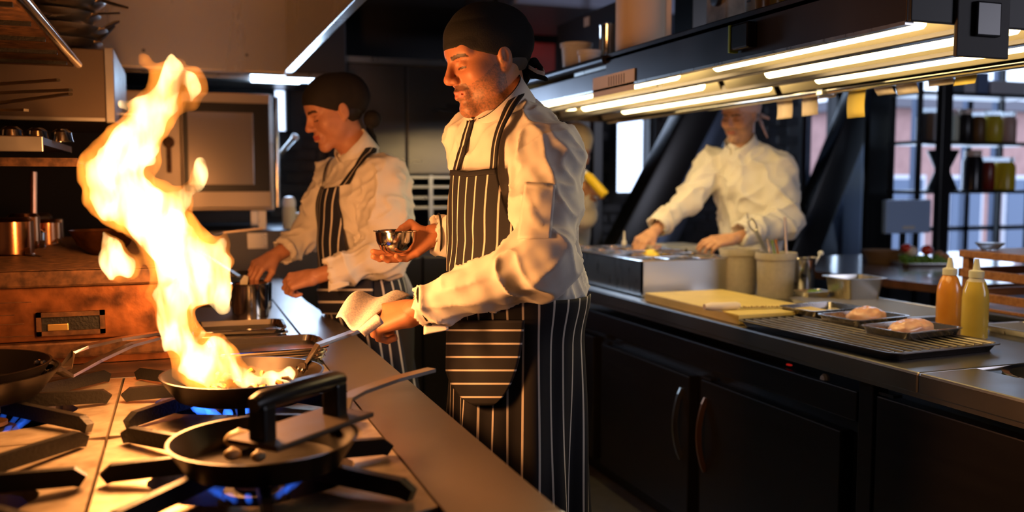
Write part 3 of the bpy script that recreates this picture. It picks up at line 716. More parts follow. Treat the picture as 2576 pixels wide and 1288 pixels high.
# white squeeze bottle and small tubs by the oven
p = ONY(733, 535, 5.0); zt = oz0 - .1
t = thing('squeeze_bottle', 'white capped bottle standing beside the combi oven', 'bottle', (p[0], 5.1, zt))
MB().lathe([(0, 0), (.035, 0), (.037, .01), (.037, .10), (.030, .125), (0, .126)], (p[0], 5.1, zt), n=20).build('bottle_body', LIDP, t, smooth=True)
MB().lathe([(.036, .118), (.036, .15), (.025, .17), (0, .175)], (p[0], 5.1, zt), n=20).build('cap', mat('white_cap', (.85, .86, .9), .4), t, smooth=True)
p = ONY(762, 535, 5.0)
t = thing('spice_tub', 'small pale tub standing right of the white capped bottle', 'tub', (p[0], 5.12, zt))
MB().lathe([(0, 0), (.028, 0), (.032, .07), (.034, .074), (0, .074)], (p[0], 5.12, zt), n=20).build('tub', LIDP, t, smooth=True)
MB().lathe([(0, .074), (.035, .074), (.035, .084), (0, .086)], (p[0], 5.12, zt), n=20).build('lid', mat('white_cap'), t, smooth=True)
# wall-mounted tap arm near the oven
a = ONY(705, 388, 5.3); c = ONY(742, 345, 5.3)
t = thing('steel_lever', 'pale steel lever sticking out beside the combi oven', 'lever', a)
MB().tube([a, (a + c) / 2, c], [.012, .013, .015], 12).build('rod', CHROME, t, smooth=True)
MB().lathe([(0, -.02), (.02, -.01), (.02, .01), (0, .02)], c, nrm(c - a), 16).build('knob', mat('white_cap'), t, smooth=True)
MB().obox(a + V(-.04, .0, -.01), V(.05, 0, 0), V(0, .012, 0), V(0, 0, .012)).build('bracket', STEELD, t)

# ---- extraction hoods
t = thing('extraction_hood', 'large bright stainless extraction hood over the range', 'hood', (-.2, 3.0, 2.0))
hx0, hx1, hy0, hy1, hz0, hz1 = -1.13, .568, .75, 5.12, 2.0, 2.75
MB().box(hx0, hx1, hy1, hy1 + .012, hz0 - .03, hz1).build('end_panel', STEELH, t)
MB().box(hx1, hx1 + .012, hy0, hy1 + .012, hz0, hz1).build('side_panel', STEELH, t)
MB().box(hx0, hx1, hy0, hy0 + .012, hz0, hz1).build('near_panel', STEELH, t)
MB().box(hx0, hx1, hy0, hy1, hz1, hz1 + .02).build('top_panel', STEELH, t)
MB().box(hx1 - .012, hx1 + .03, hy0, hy1 + .03, hz0 - .022, hz0 + .012, .005).build('side_lip', STEELH, t)
MB().box(hx0, hx1 - .012, hy1 - .03, hy1 + .03, hz0 - .045, hz0 - .025, .004).build('end_lip', CHROME, t)
for x in (-.15, .36):
    MB().lathe([(0, 0), (.008, 0), (.006, -.004), (0, -.005)], (x, hy1 - .001, 2.06), (0, 1, 0), 10).build('rivet', STEELD, t)
t = thing('far_hood', 'dark-faced extraction hood behind the bright stainless hood', 'hood', (.3, 5.6, 2.0))
MB().box(-.4, .90, 5.19, 6.19, 1.985, 2.75, .008).build('body', STEELD, t)
MB().box(.86, .93, 5.18, 6.19, 1.962, 1.992, .004).build('lip', STEELH, t)
MB().box(-.4, .86, 5.17, 5.23, 1.955, 1.985, .004).build('front_lip', STEELH, t)
MB().box(.1, .7, 5.5, 6.0, 1.978, 1.984).build('filter', STEEL, t)

# ---- shelves high on the left
t = thing('upper_shelf', 'dark overhead shelf with a bright rounded steel front edge', 'shelf', (-.7, 2.4, 1.73))
MB().box(-1.14, -.30, 1.0, 3.21, 1.745, 1.765).build('board', GRILLDARK, t)
MB().tube([(-.288, 1.0, 1.755), (-.288, 2.2, 1.755), (-.288, 3.215, 1.755)], .013, 12).build('front_rail', CHROME, t, smooth=True)
for k in range(9): MB().box(-1.13, -.305, 1.15 + .24 * k, 1.16 + .24 * k, 1.735, 1.746).build('cross_bar', IRON, t)
t = thing('wall_cabinet', 'brown steel wall cabinet hanging under the hood', 'cabinet', (-.5, 3.9, 1.595))
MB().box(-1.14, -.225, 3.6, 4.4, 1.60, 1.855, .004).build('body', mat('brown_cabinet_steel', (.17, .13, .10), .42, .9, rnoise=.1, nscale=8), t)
MB().box(-.238, -.205, 3.592, 4.4, 1.595, 1.86, .004).build('edge_frame', STEEL, t)
MB().box(-1.14, -.24, 3.590, 3.6, 1.60, 1.612).build('lower_trim', STEEL, t)
MB().box(-.212, -.150, 3.9, 4.0, 1.645, 1.653).build('hook_bar', STEEL, t)
for k in range(4):
    z = 1.858 + .044 * k; c = V(-.42 + .02 * (k % 2), 3.75 - .03 * k, z); e = PX((318, 297, 296, 284)[3 - k], (20, 33, 54, 66)[3 - k], 3.45 - .03 * k)
    make_pan('saute_pan', 'golden-lit saute pan, %s of the stack on the wall cabinet' % ('lowest', 'second from bottom', 'second from top', 'topmost')[k], c, .17, .036, [c + V(.13, -.06, .026), c + V(.16, -.075, .034), (c + V(.16, -.075, .034) + e) / 2, e], hw=.009, mat_b=STEEL)
t = thing('lower_shelf', 'narrow steel shelf with a bright yellow-lit front lip', 'shelf', (-.7, 3.1, 1.47))
MB().box(-1.14, -.343, 2.8, 3.5, 1.485, 1.505).build('board', STEELD, t)
MB().box(-1.14, -.343, 2.785, 2.8, 1.465, 1.508, .003).build('front_lip', STEEL, t)
t = thing('wire_rack', 'brown wire rack hanging below the narrow steel shelf', 'rack', (-.7, 3.0, 1.43))
g = MB()
for k in range(44): x = -1.13 + k * .02; g.box(x, x + .004, 2.75, 3.4, 1.436, 1.440)
for k in range(22): y = 2.752 + k * .03; g.box(-1.14, -.26, y, y + .004, 1.440, 1.444)
g.build('mesh', GRILLDARK, t)['kind'] = 'stuff'
MB().box(-1.14, -.255, 2.745, 2.755, 1.425, 1.448).build('front_bar', GRILLDARK, t)
for k in range(3):
    p = ONZ(8 + 24 * k, 333, 1.51); p = V(-.45 + .06 * k, 3.0 + .05 * k, 1.506)
    tag(MB().lathe([(.034, 0), (.032, .006), (.028, .028), (.015, .038), (0, .039), (0, .036), (.026, .027), (.031, 0)], p, n=20).build('steel_cup', CHROME, loc=p, smooth=True), 'small steel cup upside down on the yellow-lit shelf', 'cup', 'steel cups on the narrow shelf')
for k, (x1, y1, xs, ys, lab) in enumerate(((147, 201, -40, 214, 'pan whose handle is uppermost in the left rack'), (178, 226, -60, 236, 'pan with dark-tipped handle second in the left rack'), (178, 236, -70, 268, 'pan with the longest bright handle in left rack'), (66, 277, -60, 277, 'pan with the shortest handle in left rack'))):
    e = PX(x1, y1, 2.55 - .02 * k); s0 = PX(xs, ys, 2.62); c = s0 + V(-.16, .03, -.03)
    make_pan('frying_pan', lab, c, .12, .035, [s0 + V(-.05, .01, 0), s0, (s0 + e) / 2, e], hw=.008, mat_b=STEEL, mat_h=mat('brass_handle'))
t = thing('pan_rack', 'steel bracket rack holding the frying pans by the left wall', 'rack', (-1.0, 2.65, 1.5))
for z in (1.545, 1.60, 1.645): MB().box(-1.14, -.62, 2.45, 2.85, z, z + .006).build('rack_shelf', STEELD, t)
MB().box(-1.14, -1.12, 2.45, 2.85, 1.5, 1.74).build('bracket', STEELD, t)
tag(MB().tube([(-.50, 3.62, .9), (-.485, 3.66, 1.42)], .012, 10).build('steel_pipe', COPPER, loc=(-.5, 3.62, .9)), 'upright copper-coloured pipe behind the drying saucepans', 'pipe')

# ---- stainless units behind the cooks
t = thing('tall_cabinet', 'tall brushed steel double-door cabinet behind the woman', 'cabinet', (1.2, 5.6, 1.35))
a = ONY(868, 150, 5.4); c = ONY(1330, 442, 5.4); m = ONY(1022, 300, 5.4)
MB().box(a[0], c[0], 5.42, 6.1, c[2], a[2], .005).build('body', STEELD, t)
SMOKE = mat('smoked_steel', (.24, .215, .2), .3, .95, rnoise=.12, nscale=3, stretch=(1, 1, 5))
MB().box(a[0] + .01, m[0] - .006, 5.395, 5.42, c[2] + .01, a[2] - .02, .004).build('door', SMOKE, t)
MB().box(m[0] + .006, c[0] - .01, 5.395, 5.42, c[2] + .01, a[2] - .02, .004).build('door', SMOKE, t)
MB().box(a[0], c[0], 5.38, 5.42, a[2] - .015, a[2] + .02).build('cornice', STEEL, t)
t = thing('steel_shelf', 'open steel shelf rack below the tall double-door cabinet', 'shelf', (1.3, 5.5, 1.0))
for py in (446, 470, 497, 522):
    z = ONY(1080, py, 5.45)[2]; MB().box(a[0] + .2, c[0], 5.42, 5.9, z - .008, z + .008, .002).build('shelf_board', STEEL, t)
for px in (1016, 1080, 1136): x = ONY(px, 480, 5.45)[0]; MB().box(x - .012, x + .012, 5.41, 5.43, 1.08, c[2]).build('upright', STEEL, t)
t = thing('prep_fridge', 'dark steel fridge counter standing behind the two cooks', 'fridge', (1.3, 5.0, 0))
MB().box(.80, 1.66, 4.85, 5.9, .07, 1.04, .01).build('body', STEELD, t)
MB().box(.79, 1.67, 4.83, 5.9, 1.04, 1.08, .006).build('top', COUNTER, t)
for k in range(2): MB().box(.82 + .42 * k, 1.23 + .42 * k, 4.825, 4.85, .12, .98, .006).build('door', DOORM, t)
MB().lathe([(0, 0), (.008, 0), (.006, .005), (0, .006)], ONY(1027, 828, 4.826), (0, -1, 0), 12).build('power_light', mat('red_led', (.8, .02, .02), .4, emit=(1, .05, .03), es=6), t)
tag(MB().box(.82, 1.64, 4.8, 4.84, 0, .1).build('plinth', BLACK, loc=(1.3, 4.8, 0)), 'black plinth at the foot of the dark fridge counter', 'plinth')

# ================================================================== PEOPLE
def frame(f, u=(0, 0, 1)):
    f = nrm(f); r = nrm(np.cross(f, u)); return r, f, np.cross(r, f)          # right, forward, up
class Head:
    def __init__(s, o, f, roll=0.0, sc=1.0, female=False):
        s.o = np.asarray(o, float); s.r, s.f, s.u = frame(f); s.sc = sc; s.female = female
        if roll:
            c, n = math.cos(roll), math.sin(roll); s.r, s.u = s.r * c + s.u * n, s.u * c - s.r * n
        s.M = np.array([s.r, s.f, s.u])
    def W(s, x, y, z): return s.o + s.sc * (x * s.r + y * s.f + z * s.u)
    def local(s, P): return (np.asarray(P) - s.o) @ s.M.T / s.sc
    def prims(s, S):
        c = s.sc; W = s.W; M = s.M; E = lambda p, r, k=.01, op='u': S.ell(W(*p), np.array(r) * c, M, k * c, op)
        K = lambda a, b, ra, rb=None, k=.01, op='u': S.cap(W(*a), W(*b), ra * c, (ra if rb is None else rb) * c, k * c, op=op)
        E((0, -.015, .040), (.075, .095, .086)); E((0, .028, -.022), (.060, .066, .082), .03)
        jw = .046 if not s.female else .041
        for q in (-1, 1):
            K((q * jw * 1.08, .002, -.045), (q * jw * .95, .022, -.078), .016, .016, .03)
            K((q * jw * .95, .022, -.078), (q * .012, .070, -.106), .017, .015, .03)
            E((q * .040, .060, -.026), (.022, .022, .019), .02); E((q * .047, .024, -.030), (.021, .042, .040), .03)
            K((q * .012, .083, .020), (q * .045, .068, .024), .0085 if not s.female else .006, .008, .014)
        E((0, .078, -.106), (.021, .016, .016), .018); E((0, .066, .046), (.045, .022, .03), .03)
        K((0, .088, .016), (0, .108, -.024), .0075, .0105, .012); E((0, .110, -.031), (.0125, .012, .0105), .008)
        for q in (-1, 1): E((q * .0125, .099, -.035), (.0085, .0115, .008), .006)
        for q in (-1, 1):
            E((q * .031, .098, -.002), (.020, .017, .013), .012, 's')
            E((q * .031, .0735, -.003), (.0150, .0135, .0125), .003)
            K((q * .018, .083, -.0075), (q * .031, .0875, -.0095), .0022, .0026, .002); K((q * .031, .0875, -.0095), (q * .045, .078, -.0065), .0026, .002, .002)
        E((0, .083, -.066), (.027, .016, .020), .012)
        K((-.023, .0845, -.066), (0, .0985, -.0605), .0038, .0055, .004); K((.023, .0845, -.066), (0, .0985, -.0605), .0038, .0055, .004)
        K((-.020, .0845, -.0685), (0, .097, -.0735), .0042, .0072, .004); K((.020, .0845, -.0685), (0, .097, -.0735), .0042, .0072, .004)
        K((-.022, .092, -.0672), (.022, .092, -.0672), .0016, .0016, .003, 's')
        for q in (-1, 1):
            E((q * .0765, -.012, -.004), (.009, .018, .031), .006); E((q * .072, -.004, -.030), (.008, .009, .011), .006)
            E((q * .088, -.008, .000), (.006, .010, .019), .004, 's')
            E((q * .005, .106, -.043), (.0028, .004, .003), .002, 's')
        return S
    def color(s, P, skin, beard=0.0, brow=(.012, .008, .006), lip=None):
        L = s.local(P); x, y, z = np.abs(L[:, 0]), L[:, 1], L[:, 2]; C = np.tile(np.array(skin, float), (len(P), 1))
        n = vnoise(P * 55) * .10 + vnoise(P * 260) * .04; C *= (1 + n)[:, None]
        head = (y > -.14) & (z > -.14) & (x < .12)
        def mixc(m, c, a):
            m = np.clip(m, 0, 1)[:, None] * a * head[:, None]; C[:] = C * (1 - m) + np.array(c) * m
        g = lambda v, c, w: np.exp(-((v - c) / w) ** 2)
        mixc(g(x, .04, .014) * g(y, .066, .02) * g(z, -.024, .02), (skin[0] * 1.08, skin[1] * .72, skin[2] * .7), .5)   # cheeks
        mixc(g(x, 0, .014) * g(y, .11, .02) * g(z, -.03, .016), (skin[0] * 1.08, skin[1] * .75, skin[2] * .72), .5)
        lp = lip or (.42, .11, .08); m = (g(z, -.0665, .0095) > .45) & (x < .024 - .25 * np.abs(z + .0665)) & (y > .080); mixc(m.astype(float), lp, .85)
        m = (x > .011) & (x < .052) & (np.abs(z - ((.0235 if s.female else .0175) + .10 * (x - .01) - 3.2 * np.maximum(x - .034, 0) ** 1.6)) < .0048 - .05 * np.maximum(x - .035, 0)) & (y > .045); mixc(m.astype(float), brow, .9)
        m = (x > .017) & (x < .047) & (np.abs(z + .0085) < .0024) & (y > .07); mixc(m.astype(float), (.02, .012, .01), .9)    # lashes
        m = (x > .017) & (x < .046) & (np.abs(z - .0085) < .0014) & (y > .065); mixc(m.astype(float), (skin[0] * .5, skin[1] * .4, skin[2] * .4), .6)
        if beard:
            bz = (z < -.046 + .55 * np.maximum(.07 - y, -.02)) & (y > -.004) & (z > -.135); lipm = (g(z, -.0665, .0095) > .45) & (x < .022) & (y > .08)
            must = (z < -.044) & (z > -.060) & (x < .032) & (y > .07)
            st = np.clip(.55 + .6 * vnoise(P * 420) + .25 * vnoise(P * 90), 0, 1); mixc((bz & ~lipm) * st, (.15, .10, .075), beard); mixc(must * 1.0, (.05, .032, .025), .8 * beard)
        return C
def bandana(H, parent, m, knot=None, tails=(), name='bandana', bulge=.0, zf=.040, slope=.47, extra=None, kr=.020):
    S = SDF(); c = H.sc
    S.ell(H.W(0, -.013, .042), np.array((.084, .110, .094)) * c, H.M); S.ell(H.W(0, -.052 - bulge, .034), np.array((.077, .075, .080)) * c, H.M, .03)
    if extra: extra(S)
    S.plane(H.W(0, .09, zf), -(H.u - slope * H.f))
    v, f = S.mesh(.004 * c, extra=lambda P: .0022 * (1 - np.abs(vnoise((P @ H.M.T) * np.array([9, 16, 26]) + 5))) ** 2 - .001)
    o = mk(name, v, f, m, parent, None, True, None, 50)
    if knot is not None:
        K = SDF().ell(knot, kr * c, None, .01)
        for i, pts in enumerate(tails): K.chain([knot] + [np.asarray(p, float) for p in pts], [.015 * c] + [.012 * c] * (len(pts) - 1) + [.007 * c], .008, H.r, .45)
        v, f = K.mesh(.0035, extra=lambda P: .0015 * vnoise(P * 60)); mk('knot', v, f, m, o, None, True, None, 60)
    return o
def hand(S, wrist, d, n, left, curls, sc=1.0, thumb=(.55, .75, .25), tcurl=(.7, .1, .5), arm=None):
    d = nrm(d); n = nrm(np.asarray(n, float) - (np.asarray(n) @ d) * d); t = np.cross(n, d) if left else np.cross(d, n); w = np.asarray(wrist, float)
    offs = [.031, .0105, -.0105, -.030]; base = [.086, .090, .085, .076]; Ls = [(.043, .026, .021), (.048, .030, .022), (.044, .028, .021), (.034, .021, .019)]
    if arm is not None: S.cap(w, arm, .027 * sc, .036 * sc, .02, n, .85)
    for i in range(4):
        kn = w + sc * (d * base[i] + t * offs[i]); S.cap(w + sc * (t * offs[i] * .55 + d * .008), kn, .0165 * sc, .0115 * sc, .016 * sc)
    S.ell(w + sc * (d * .045 + t * .018 + n * .008), np.array((.03, .022, .017)) * sc, np.array([d, t, n]), .015 * sc)
    for i in range(4):
        p = w + sc * (d * base[i] + t * offs[i]); a = 0.0; r = [.0108, .0098, .0088, .0078] if i < 3 else [.0093, .0085, .0078, .0068]
        fan = .10 * (1.5 - i) / 1.5
        for j in range(3):
            a += math.radians(curls[i][j]); dd = nrm(math.cos(a) * (d + fan * t) + math.sin(a) * n); q = p + dd * Ls[i][j] * sc
            S.cap(p, q, r[j] * sc, r[j + 1] * sc, .0025 * sc if j else .006 * sc); p = q
    p = w + sc * (d * .022 + t * .024 + n * .006); q = p + sc * .042 * nrm(thumb[0] * d + thumb[1] * t + thumb[2] * n)
    S.cap(p, q, .0165 * sc, .0125 * sc, .014 * sc); q2 = q + sc * .033 * nrm(tcurl[0] * d + tcurl[1] * t + tcurl[2] * n); S.cap(q, q2, .0122 * sc, .0110 * sc, .004 * sc)
    q3 = q2 + sc * .024 * nrm(tcurl[0] * d + (tcurl[1] - .25) * t + (tcurl[2] + .15) * n); S.cap(q2, q3, .011 * sc, .0080 * sc, .003 * sc)
    return S
def body_mesh(parent, chunks, colf, name='body'):
    Vs, Fs, n = [], [], 0
    for v, f in chunks: Vs.append(v); Fs.append(f + n); n += len(v)
    v = np.vstack(Vs); f = np.vstack(Fs); o = mk(name, v, f, SKIN, parent, None, True, None, None)
    col = np.ones((len(v), 4), np.float32); col[:, :3] = np.clip(colf(v), 0, 1)
    at = o.data.attributes.new('Col', 'FLOAT_COLOR', 'POINT'); at.data.foreach_set('color', col.ravel()); return o
def sleeve(S, sh, el, end, r0, r1, r2, k=.04):
    sh, el, end = (np.asarray(q, float) for q in (sh, el, end)); m1 = (sh + el) / 2
    S.cap(sh, m1, r0, (r0 + r1) / 2, k); S.cap(m1, el, (r0 + r1) / 2, r1, k); S.cap(el, end, r1, r2, k)
def cuff_cut(S, el, end, r2, flare=.0):
    el, end = np.asarray(el, float), np.asarray(end, float); d = nrm(end - el); R = r2 * 2.0
    S.ell(end + d * R * .93, R, None, .002, 's'); S.cap(end - d * .03, end + d * .02, r2 * .80, r2 * .86, .001, op='s')
def patch(S, fn, nu, nv, off, name, m, parent, th=.003, wave=None, pix=None):
    U, Vv = np.meshgrid(np.linspace(0, 1, nu), np.linspace(0, 1, nv), indexing='ij'); P = []; T = []
    for a, c in zip(U.ravel(), Vv.ravel()): p, t = fn(a, c); P.append(p); T.append(t)
    if isinstance(S, bpy.types.Object): P = mesh_snap(S, P, off, pix)
    elif pix: P = hit(S, P, off, pix)
    else: P = snap(S, np.array(P), off) if S is not None else np.array(P)
    if wave is not None: P = P + wave(P, np.array(T))
    o = mk(name, P, grid_faces(nu, nv), m, parent, None, True, np.array(T), None); solidify(o, th, 0.0); return o
def ribbon(S, pts, width, side, off, name, m, parent, th=.0025, n=24):
    """cloth band through pts laid on a solid"""
    pts = np.array([np.asarray(p, float) for p in pts]); L = np.concatenate([[0], np.cumsum(np.linalg.norm(np.diff(pts, axis=0), axis=1))])
    def fn(a, c):
        s = a * L[-1]; p = np.array([np.interp(s, L, pts[:, i]) for i in range(3)]); return p + np.asarray(side) * (c - .5) * width, (s, (c - .5) * width)
    return patch(S, fn, n, 5, off, name, m, parent, th)
def collar(parent, base, top, r0, r1, front, m, pipe=True, gap=.35):
    base, top = np.asarray(base, float), np.asarray(top, float); ax = nrm(top - base); fr = nrm(np.asarray(front) - (np.asarray(front) @ ax) * ax); sd = np.cross(ax, fr)
    N = 40; v = []; tp = []
    for k in range(N + 1):
        a = gap * .5 + (2 * math.pi - gap) * k / N; d = fr * math.cos(a) + sd * math.sin(a); e = math.cos(a)
        lift = -.012 * max(e, 0) ** 2 + .006 * max(-e, 0)
        for q in range(4): s = q / 3; v.append(base + (top - base) * (s + (lift / .05) * s) + d * (r0 + (r1 - r0) * s + .003 * math.sin(3 * a)))
        tp.append(v[-1])
    o = mk('collar', np.array(v), grid_faces(N + 1, 4), m, parent, None, True, None, None); solidify(o, .004, 0.0)
    if pipe: MB().tube(tp, .0016, 6).build('collar_piping', PIPING, o, smooth=True)
    return o

# ------------------------------------------------------------------ tall chef at the flaming pan
def build_chef():
    t = thing('person', 'man in black bandana, white jacket and dark pinstripe apron holding flaming pan', 'person', (.86, 2.1, 0))
    fb = nrm(V(-.94, -.34, 0)); lb = V(.34, -.94, 0); up = V(0, 0, 1); ax3 = np.array([lb, fb, up])
    H = Head(PX(1221, 150, 2.22), (-.955, -.165, -.25), roll=-.03)
    ns = PX(1272, 318, 2.245)
    LS, LE, LW = PX(1384, 402, 2.11), PX(1366, 655, 2.01), PX(1040, 788, 2.10)
    RS, RE, RW = PX(1188, 360, 2.38), PX(1228, 585, 2.48), PX(1092, 590, 2.45)
    ch, be, hi = PX(1294, 445, 2.235), PX(1300, 600, 2.225), PX(1304, 725, 2.225)
    # clothes solid
    T = SDF(); T.ell(ch, (.178, .118, .175), ax3); T.ell(be, (.165, .118, .185), ax3, .06); T.ell(hi, (.180, .142, .115), ax3, .06)
    T.ell(PX(1330, 420, 2.28), (.13, .07, .14), ax3, .06); T.cap(LS, RS, .056, .056, .06); T.cap(ns, (LS * .75 + ns * .25), .066, .058, .06); T.cap(ns, (RS * .6 + ns * .4), .060, .055, .05)
    J = SDF(T.p); cuL = PX(1066, 776, 2.09); cuR = PX(1092, 587, 2.45)
    sleeve(J, LS, LE, cuL, .069, .066, .050); sleeve(J, RS, RE, cuR, .070, .062, .052)
    J.cap(PX(1300, 700, 2.1), PX(1350, 690, 2.08), .02, .02, .03)
    JS = SDF(J.p)
    cuff_cut(J, LE, cuL, .050); cuff_cut(J, RE, cuR, .052)
    J.ell(ns + V(-.02, -.01, .075), .058, None, .01, 's')
    v, f = J.mesh(.0055); jk = mk('jacket', v, f, WHITE, t, None, True, None, None)
    def wr(P):
        w = creases(P, CR * .6 - up * .8, 17, 4, .0115, 2.0) + creases(P, CR * .9 + up * .45, 25, 6, .0075, 5.0)
        el = np.exp(-(np.linalg.norm(P - LE, axis=1) / .13) ** 2); w += el * .0035 * np.sin(55 * (P @ nrm(LW - LE)) + 5 * vnoise(P * 7))
        wa = np.exp(-((P[:, 2] - hi[2] - .02) / .09) ** 2) * np.clip((P - hi) @ CR / .1, 0, 1); w += wa * .010 * vnoise(P * np.array([16, 16, 4]))
        return w
    displace(jk, wr)
    for (e, c, r, q) in ((LE, cuL, .0505, 1), (RE, cuR, .0525, 2)):     # turned-back cuff edge with dark piping
        d = nrm(c - e); a = nrm(np.cross(d, up)); b_ = np.cross(a, d); ring = [c - d * (.013) + (a * math.cos(k * .2618) + b_ * math.sin(k * .2618)) * r for k in range(25)]
        MB().tube(ring, .0028, 8, False).build('cuff_piping', PIPING, jk, smooth=True)
    sd = nrm(nrm(LW - LE) + V(0, 0, .2))
    def flap(a, c):   # hanging open tail of the turned-back cuff
        p = PX(1066 + 62 * a, 815 + (26 - 20 * a) * c + 8 * a, 2.06 - .03 * c); return p, (a, c)
    patch(None, flap, 8, 5, 0, 'cuff_tail', WHITE, jk, .003)
    collar(jk, ns + V(.002, .001, .014), ns + V(-.040, -.016, .074), .085, .077, fb, WHITE)
    sp = [V(1322, 460), V(1398, 466), V(1304, 602), V(1386, 600)]
    patch(jk, lambda a, c: (sp[0] * (1 - a) * (1 - c) + sp[1] * a * (1 - c) + sp[2] * (1 - a) * c + sp[3] * a * c, (a, c)), 12, 16, .0025, 'sleeve_pocket', WHITE, jk, .003, None, 2.0)
    # skin
    S1 = SDF(); H.prims(S1); S1.cap(H.W(0, -.028, -.055), ns, .056, .062, .03); S1.cap(H.W(0, .012, -.085), ns + fb * .02, .034, .040, .03); S1.cap(H.W(-.05, -.035, -.03), ns + fb * .045 - V(0, 0, .005), .014, .012, .02)
    c1_ = S1.mesh(.0024)
    dl = nrm(PX(930, 800, 2.13) - LW)
    S2 = SDF(); hand(S2, LW, dl + V(0, 0, -.05), V(.15, .70, -.75), True, [(40, 70, 50), (48, 75, 50), (55, 75, 50), (60, 75, 50)], 1.03, (.75, .5, .45), (.9, .0, .35), LW * .3 + LE * .7)
    c2_ = S2.mesh(.0024)
    bc = PX(997, 606, 2.40)
    S3 = SDF(); hand(S3, RW, V(-.93, -.12, -.50), V(-.35, -.45, .80), False, [(2, 22, 22), (2, 24, 24), (4, 26, 26), (6, 28, 28)], .98, (.35, .55, .75), (.85, -.25, .15), RW * .4 + RE * .6)
    c3_ = S3.mesh(.0024)
    S4 = SDF(); S4.ell(ch, (.15, .10, .16), ax3); S4.ell(be, (.13, .10, .18), ax3, .05); S4.ell(hi, (.14, .11, .12), ax3, .05)
    pel = V(hi[0], hi[1], .95)
    for q in (-1, 1):
        hp = pel + lb * .075 * q; kn = V(hp[0], hp[1], .50) - fb * .005; an = V(hp[0], hp[1], .09) - fb * .02
        S4.cap(hp, kn, .066, .052, .05); S4.cap(kn, an, .052, .036, .03)
    for a, b_, r in ((LS, LE, .045), (LE, LW, .036), (RS, RE, .045), (RE, RW, .036)): S4.cap(a, b_, r, r * .85, .03)
    S4.cap(ns, ch, .05, .06, .04)
    c4_ = S4.mesh(.010)
    skin = (.48, .20, .105)
    body_mesh(t, [c1_, c2_, c3_, c4_], lambda P: H.color(P, skin, .85))
    # trousers and shoes
    S5 = SDF(); S5.ell(V(hi[0], hi[1], .98), (.15, .115, .13), ax3)
    for q in (-1, 1):
        hp = pel + lb * .075 * q; kn = V(hp[0], hp[1], .50) - fb * .005; an = V(hp[0], hp[1], .08) - fb * .02
        S5.cap(hp, kn, .078, .066, .06); S5.cap(kn, an, .066, .058, .03)
        sh = SDF().cap(V(an[0], an[1], .045) - fb * .03, V(an[0], an[1], .035) + fb * .17, .045, .038, .02).plane((0, 0, .002), (0, 0, -1)); vv, ff = sh.mesh(.009); mk('shoe', vv, ff, BLACKP, t, None, True, None, None)
    v, f = S5.mesh(.010); mk('trousers', v, f, TROUSER, t, None, True, None, None)
    # apron
    A = SDF(); A.ell(be, (.168, .122, .19), ax3); A.ell(hi, (.178, .135, .11), ax3, .06); zc = V(hi[0], hi[1], 0)
    A.cap(V(hi[0], hi[1], 1.08), V(hi[0] - .01, hi[1], .25), .160, .172, .05, fb, .86); A.ell(ch, (.178, .120, .175), ax3, .05)
    AP = SDF(list(A.p) + [q for q in T.p[:2]])
    z0, z1 = PX(1190, 427, 2.15)[2], PX(1190, 690, 2.15)[2]
    def bib(a, c):
        z = z0 + (z1 - z0) * c; hw = .088 + .075 * min(c * 1.3, 1) ** 1.5; s = (a - .5) * 2; k = min(max((z - be[2]) / (ch[2] - be[2]), 0), 1)
        ctr = be * (1 - k) + ch * k; return V(ctr[0], ctr[1], z) + fb * (.17 - .05 * abs(s)) + lb * s * hw, (s * hw + .012 * c, z)
    bb = patch(AP, bib, 40, 44, .014, 'apron_bib', APRON, t, .003, lambda P, T: fb[None] * (folds(P, 10, .004, 20, .002, (1, 1, .4))[:, None]))
    hem = lambda a, c: bib(a, c * .055)
    patch(AP, hem, 30, 4, .018, 'bib_hem', mat('apron_navy', (.010, .009, .013), .8), bb, .002)
    zt, zb = hi[2] + .16, .42
    def skirt(a, c):
        th = (a - .5) * 2 * 2.25; z = zt - .17 * min(max((abs(th) - .5) / .5, 0), 1); z = z + (zb - z) * c; d = fb * math.cos(th) + lb * math.sin(th)
        return V(hi[0], hi[1], z) + d * .26, (th * .155, z)
    def drape(P, T):
        d = P - V(hi[0], hi[1], 0); d[:, 2] = 0; d /= np.linalg.norm(d, axis=1)[:, None] + 1e-9; dn = np.clip((hi[2] - P[:, 2]) / .6, 0, 1)
        th = T[:, 0] / .155; w = .016 * dn * np.sin(th * 7 + 1.2 * np.sin(3 * dn + th)) + .010 * dn * np.sin(th * 13 + 2 * dn)
        return d * (w + .012 * dn)[:, None]
    sk = patch(A, skirt, 120, 60, .010, 'apron_skirt', APRON, t, .003, drape)
    # curved patch pocket with stripes across
    def pocket(a, c):
        half = 1.0 if c < .25 else math.sqrt(max(1 - ((c - .25) / .77) ** 2, .02)); px = 1222 + (a - .5) * (1345 - 1148) * half + (-24 * c + 26 * (1 - half)); py = 806 + 214 * c
        return (px, py), ((a - .5) * .2, PX(px, py, 2.06)[2])
    pkt = patch(A, pocket, 24, 28, .030, 'apron_pocket', APRONH, sk, .003, None, 1.3)
    # straps and waist ties
    s1, s2 = PX(1222, 428, 2.08), PX(1150, 428, 2.2)
    ribbon(JS, [s1, PX(1245, 370, 2.10), PX(1275, 300, 2.12), PX(1306, 232, 2.17), PX(1316, 205, 2.23)], .030, CR * .95 + V(0, 0, .25), .012, 'neck_strap', APRONS, t, .003, 30)
    patch(jk, lambda a, c: ((1151 + 36 * a + 16 * (c - .5), 430 - 125 * a), (.13 * a, (c - .5) * .02)), 20, 4, .005, 'neck_strap', APRONS, t, .003, None, 2.2)
    ribbon(None, [PX(1440, 735, 2.28), PX(1446, 790, 2.29), PX(1440, 850, 2.29), PX(1444, 918, 2.29)], .018, CR, 0, 'waist_tie', WHITE, t, .002, 14)
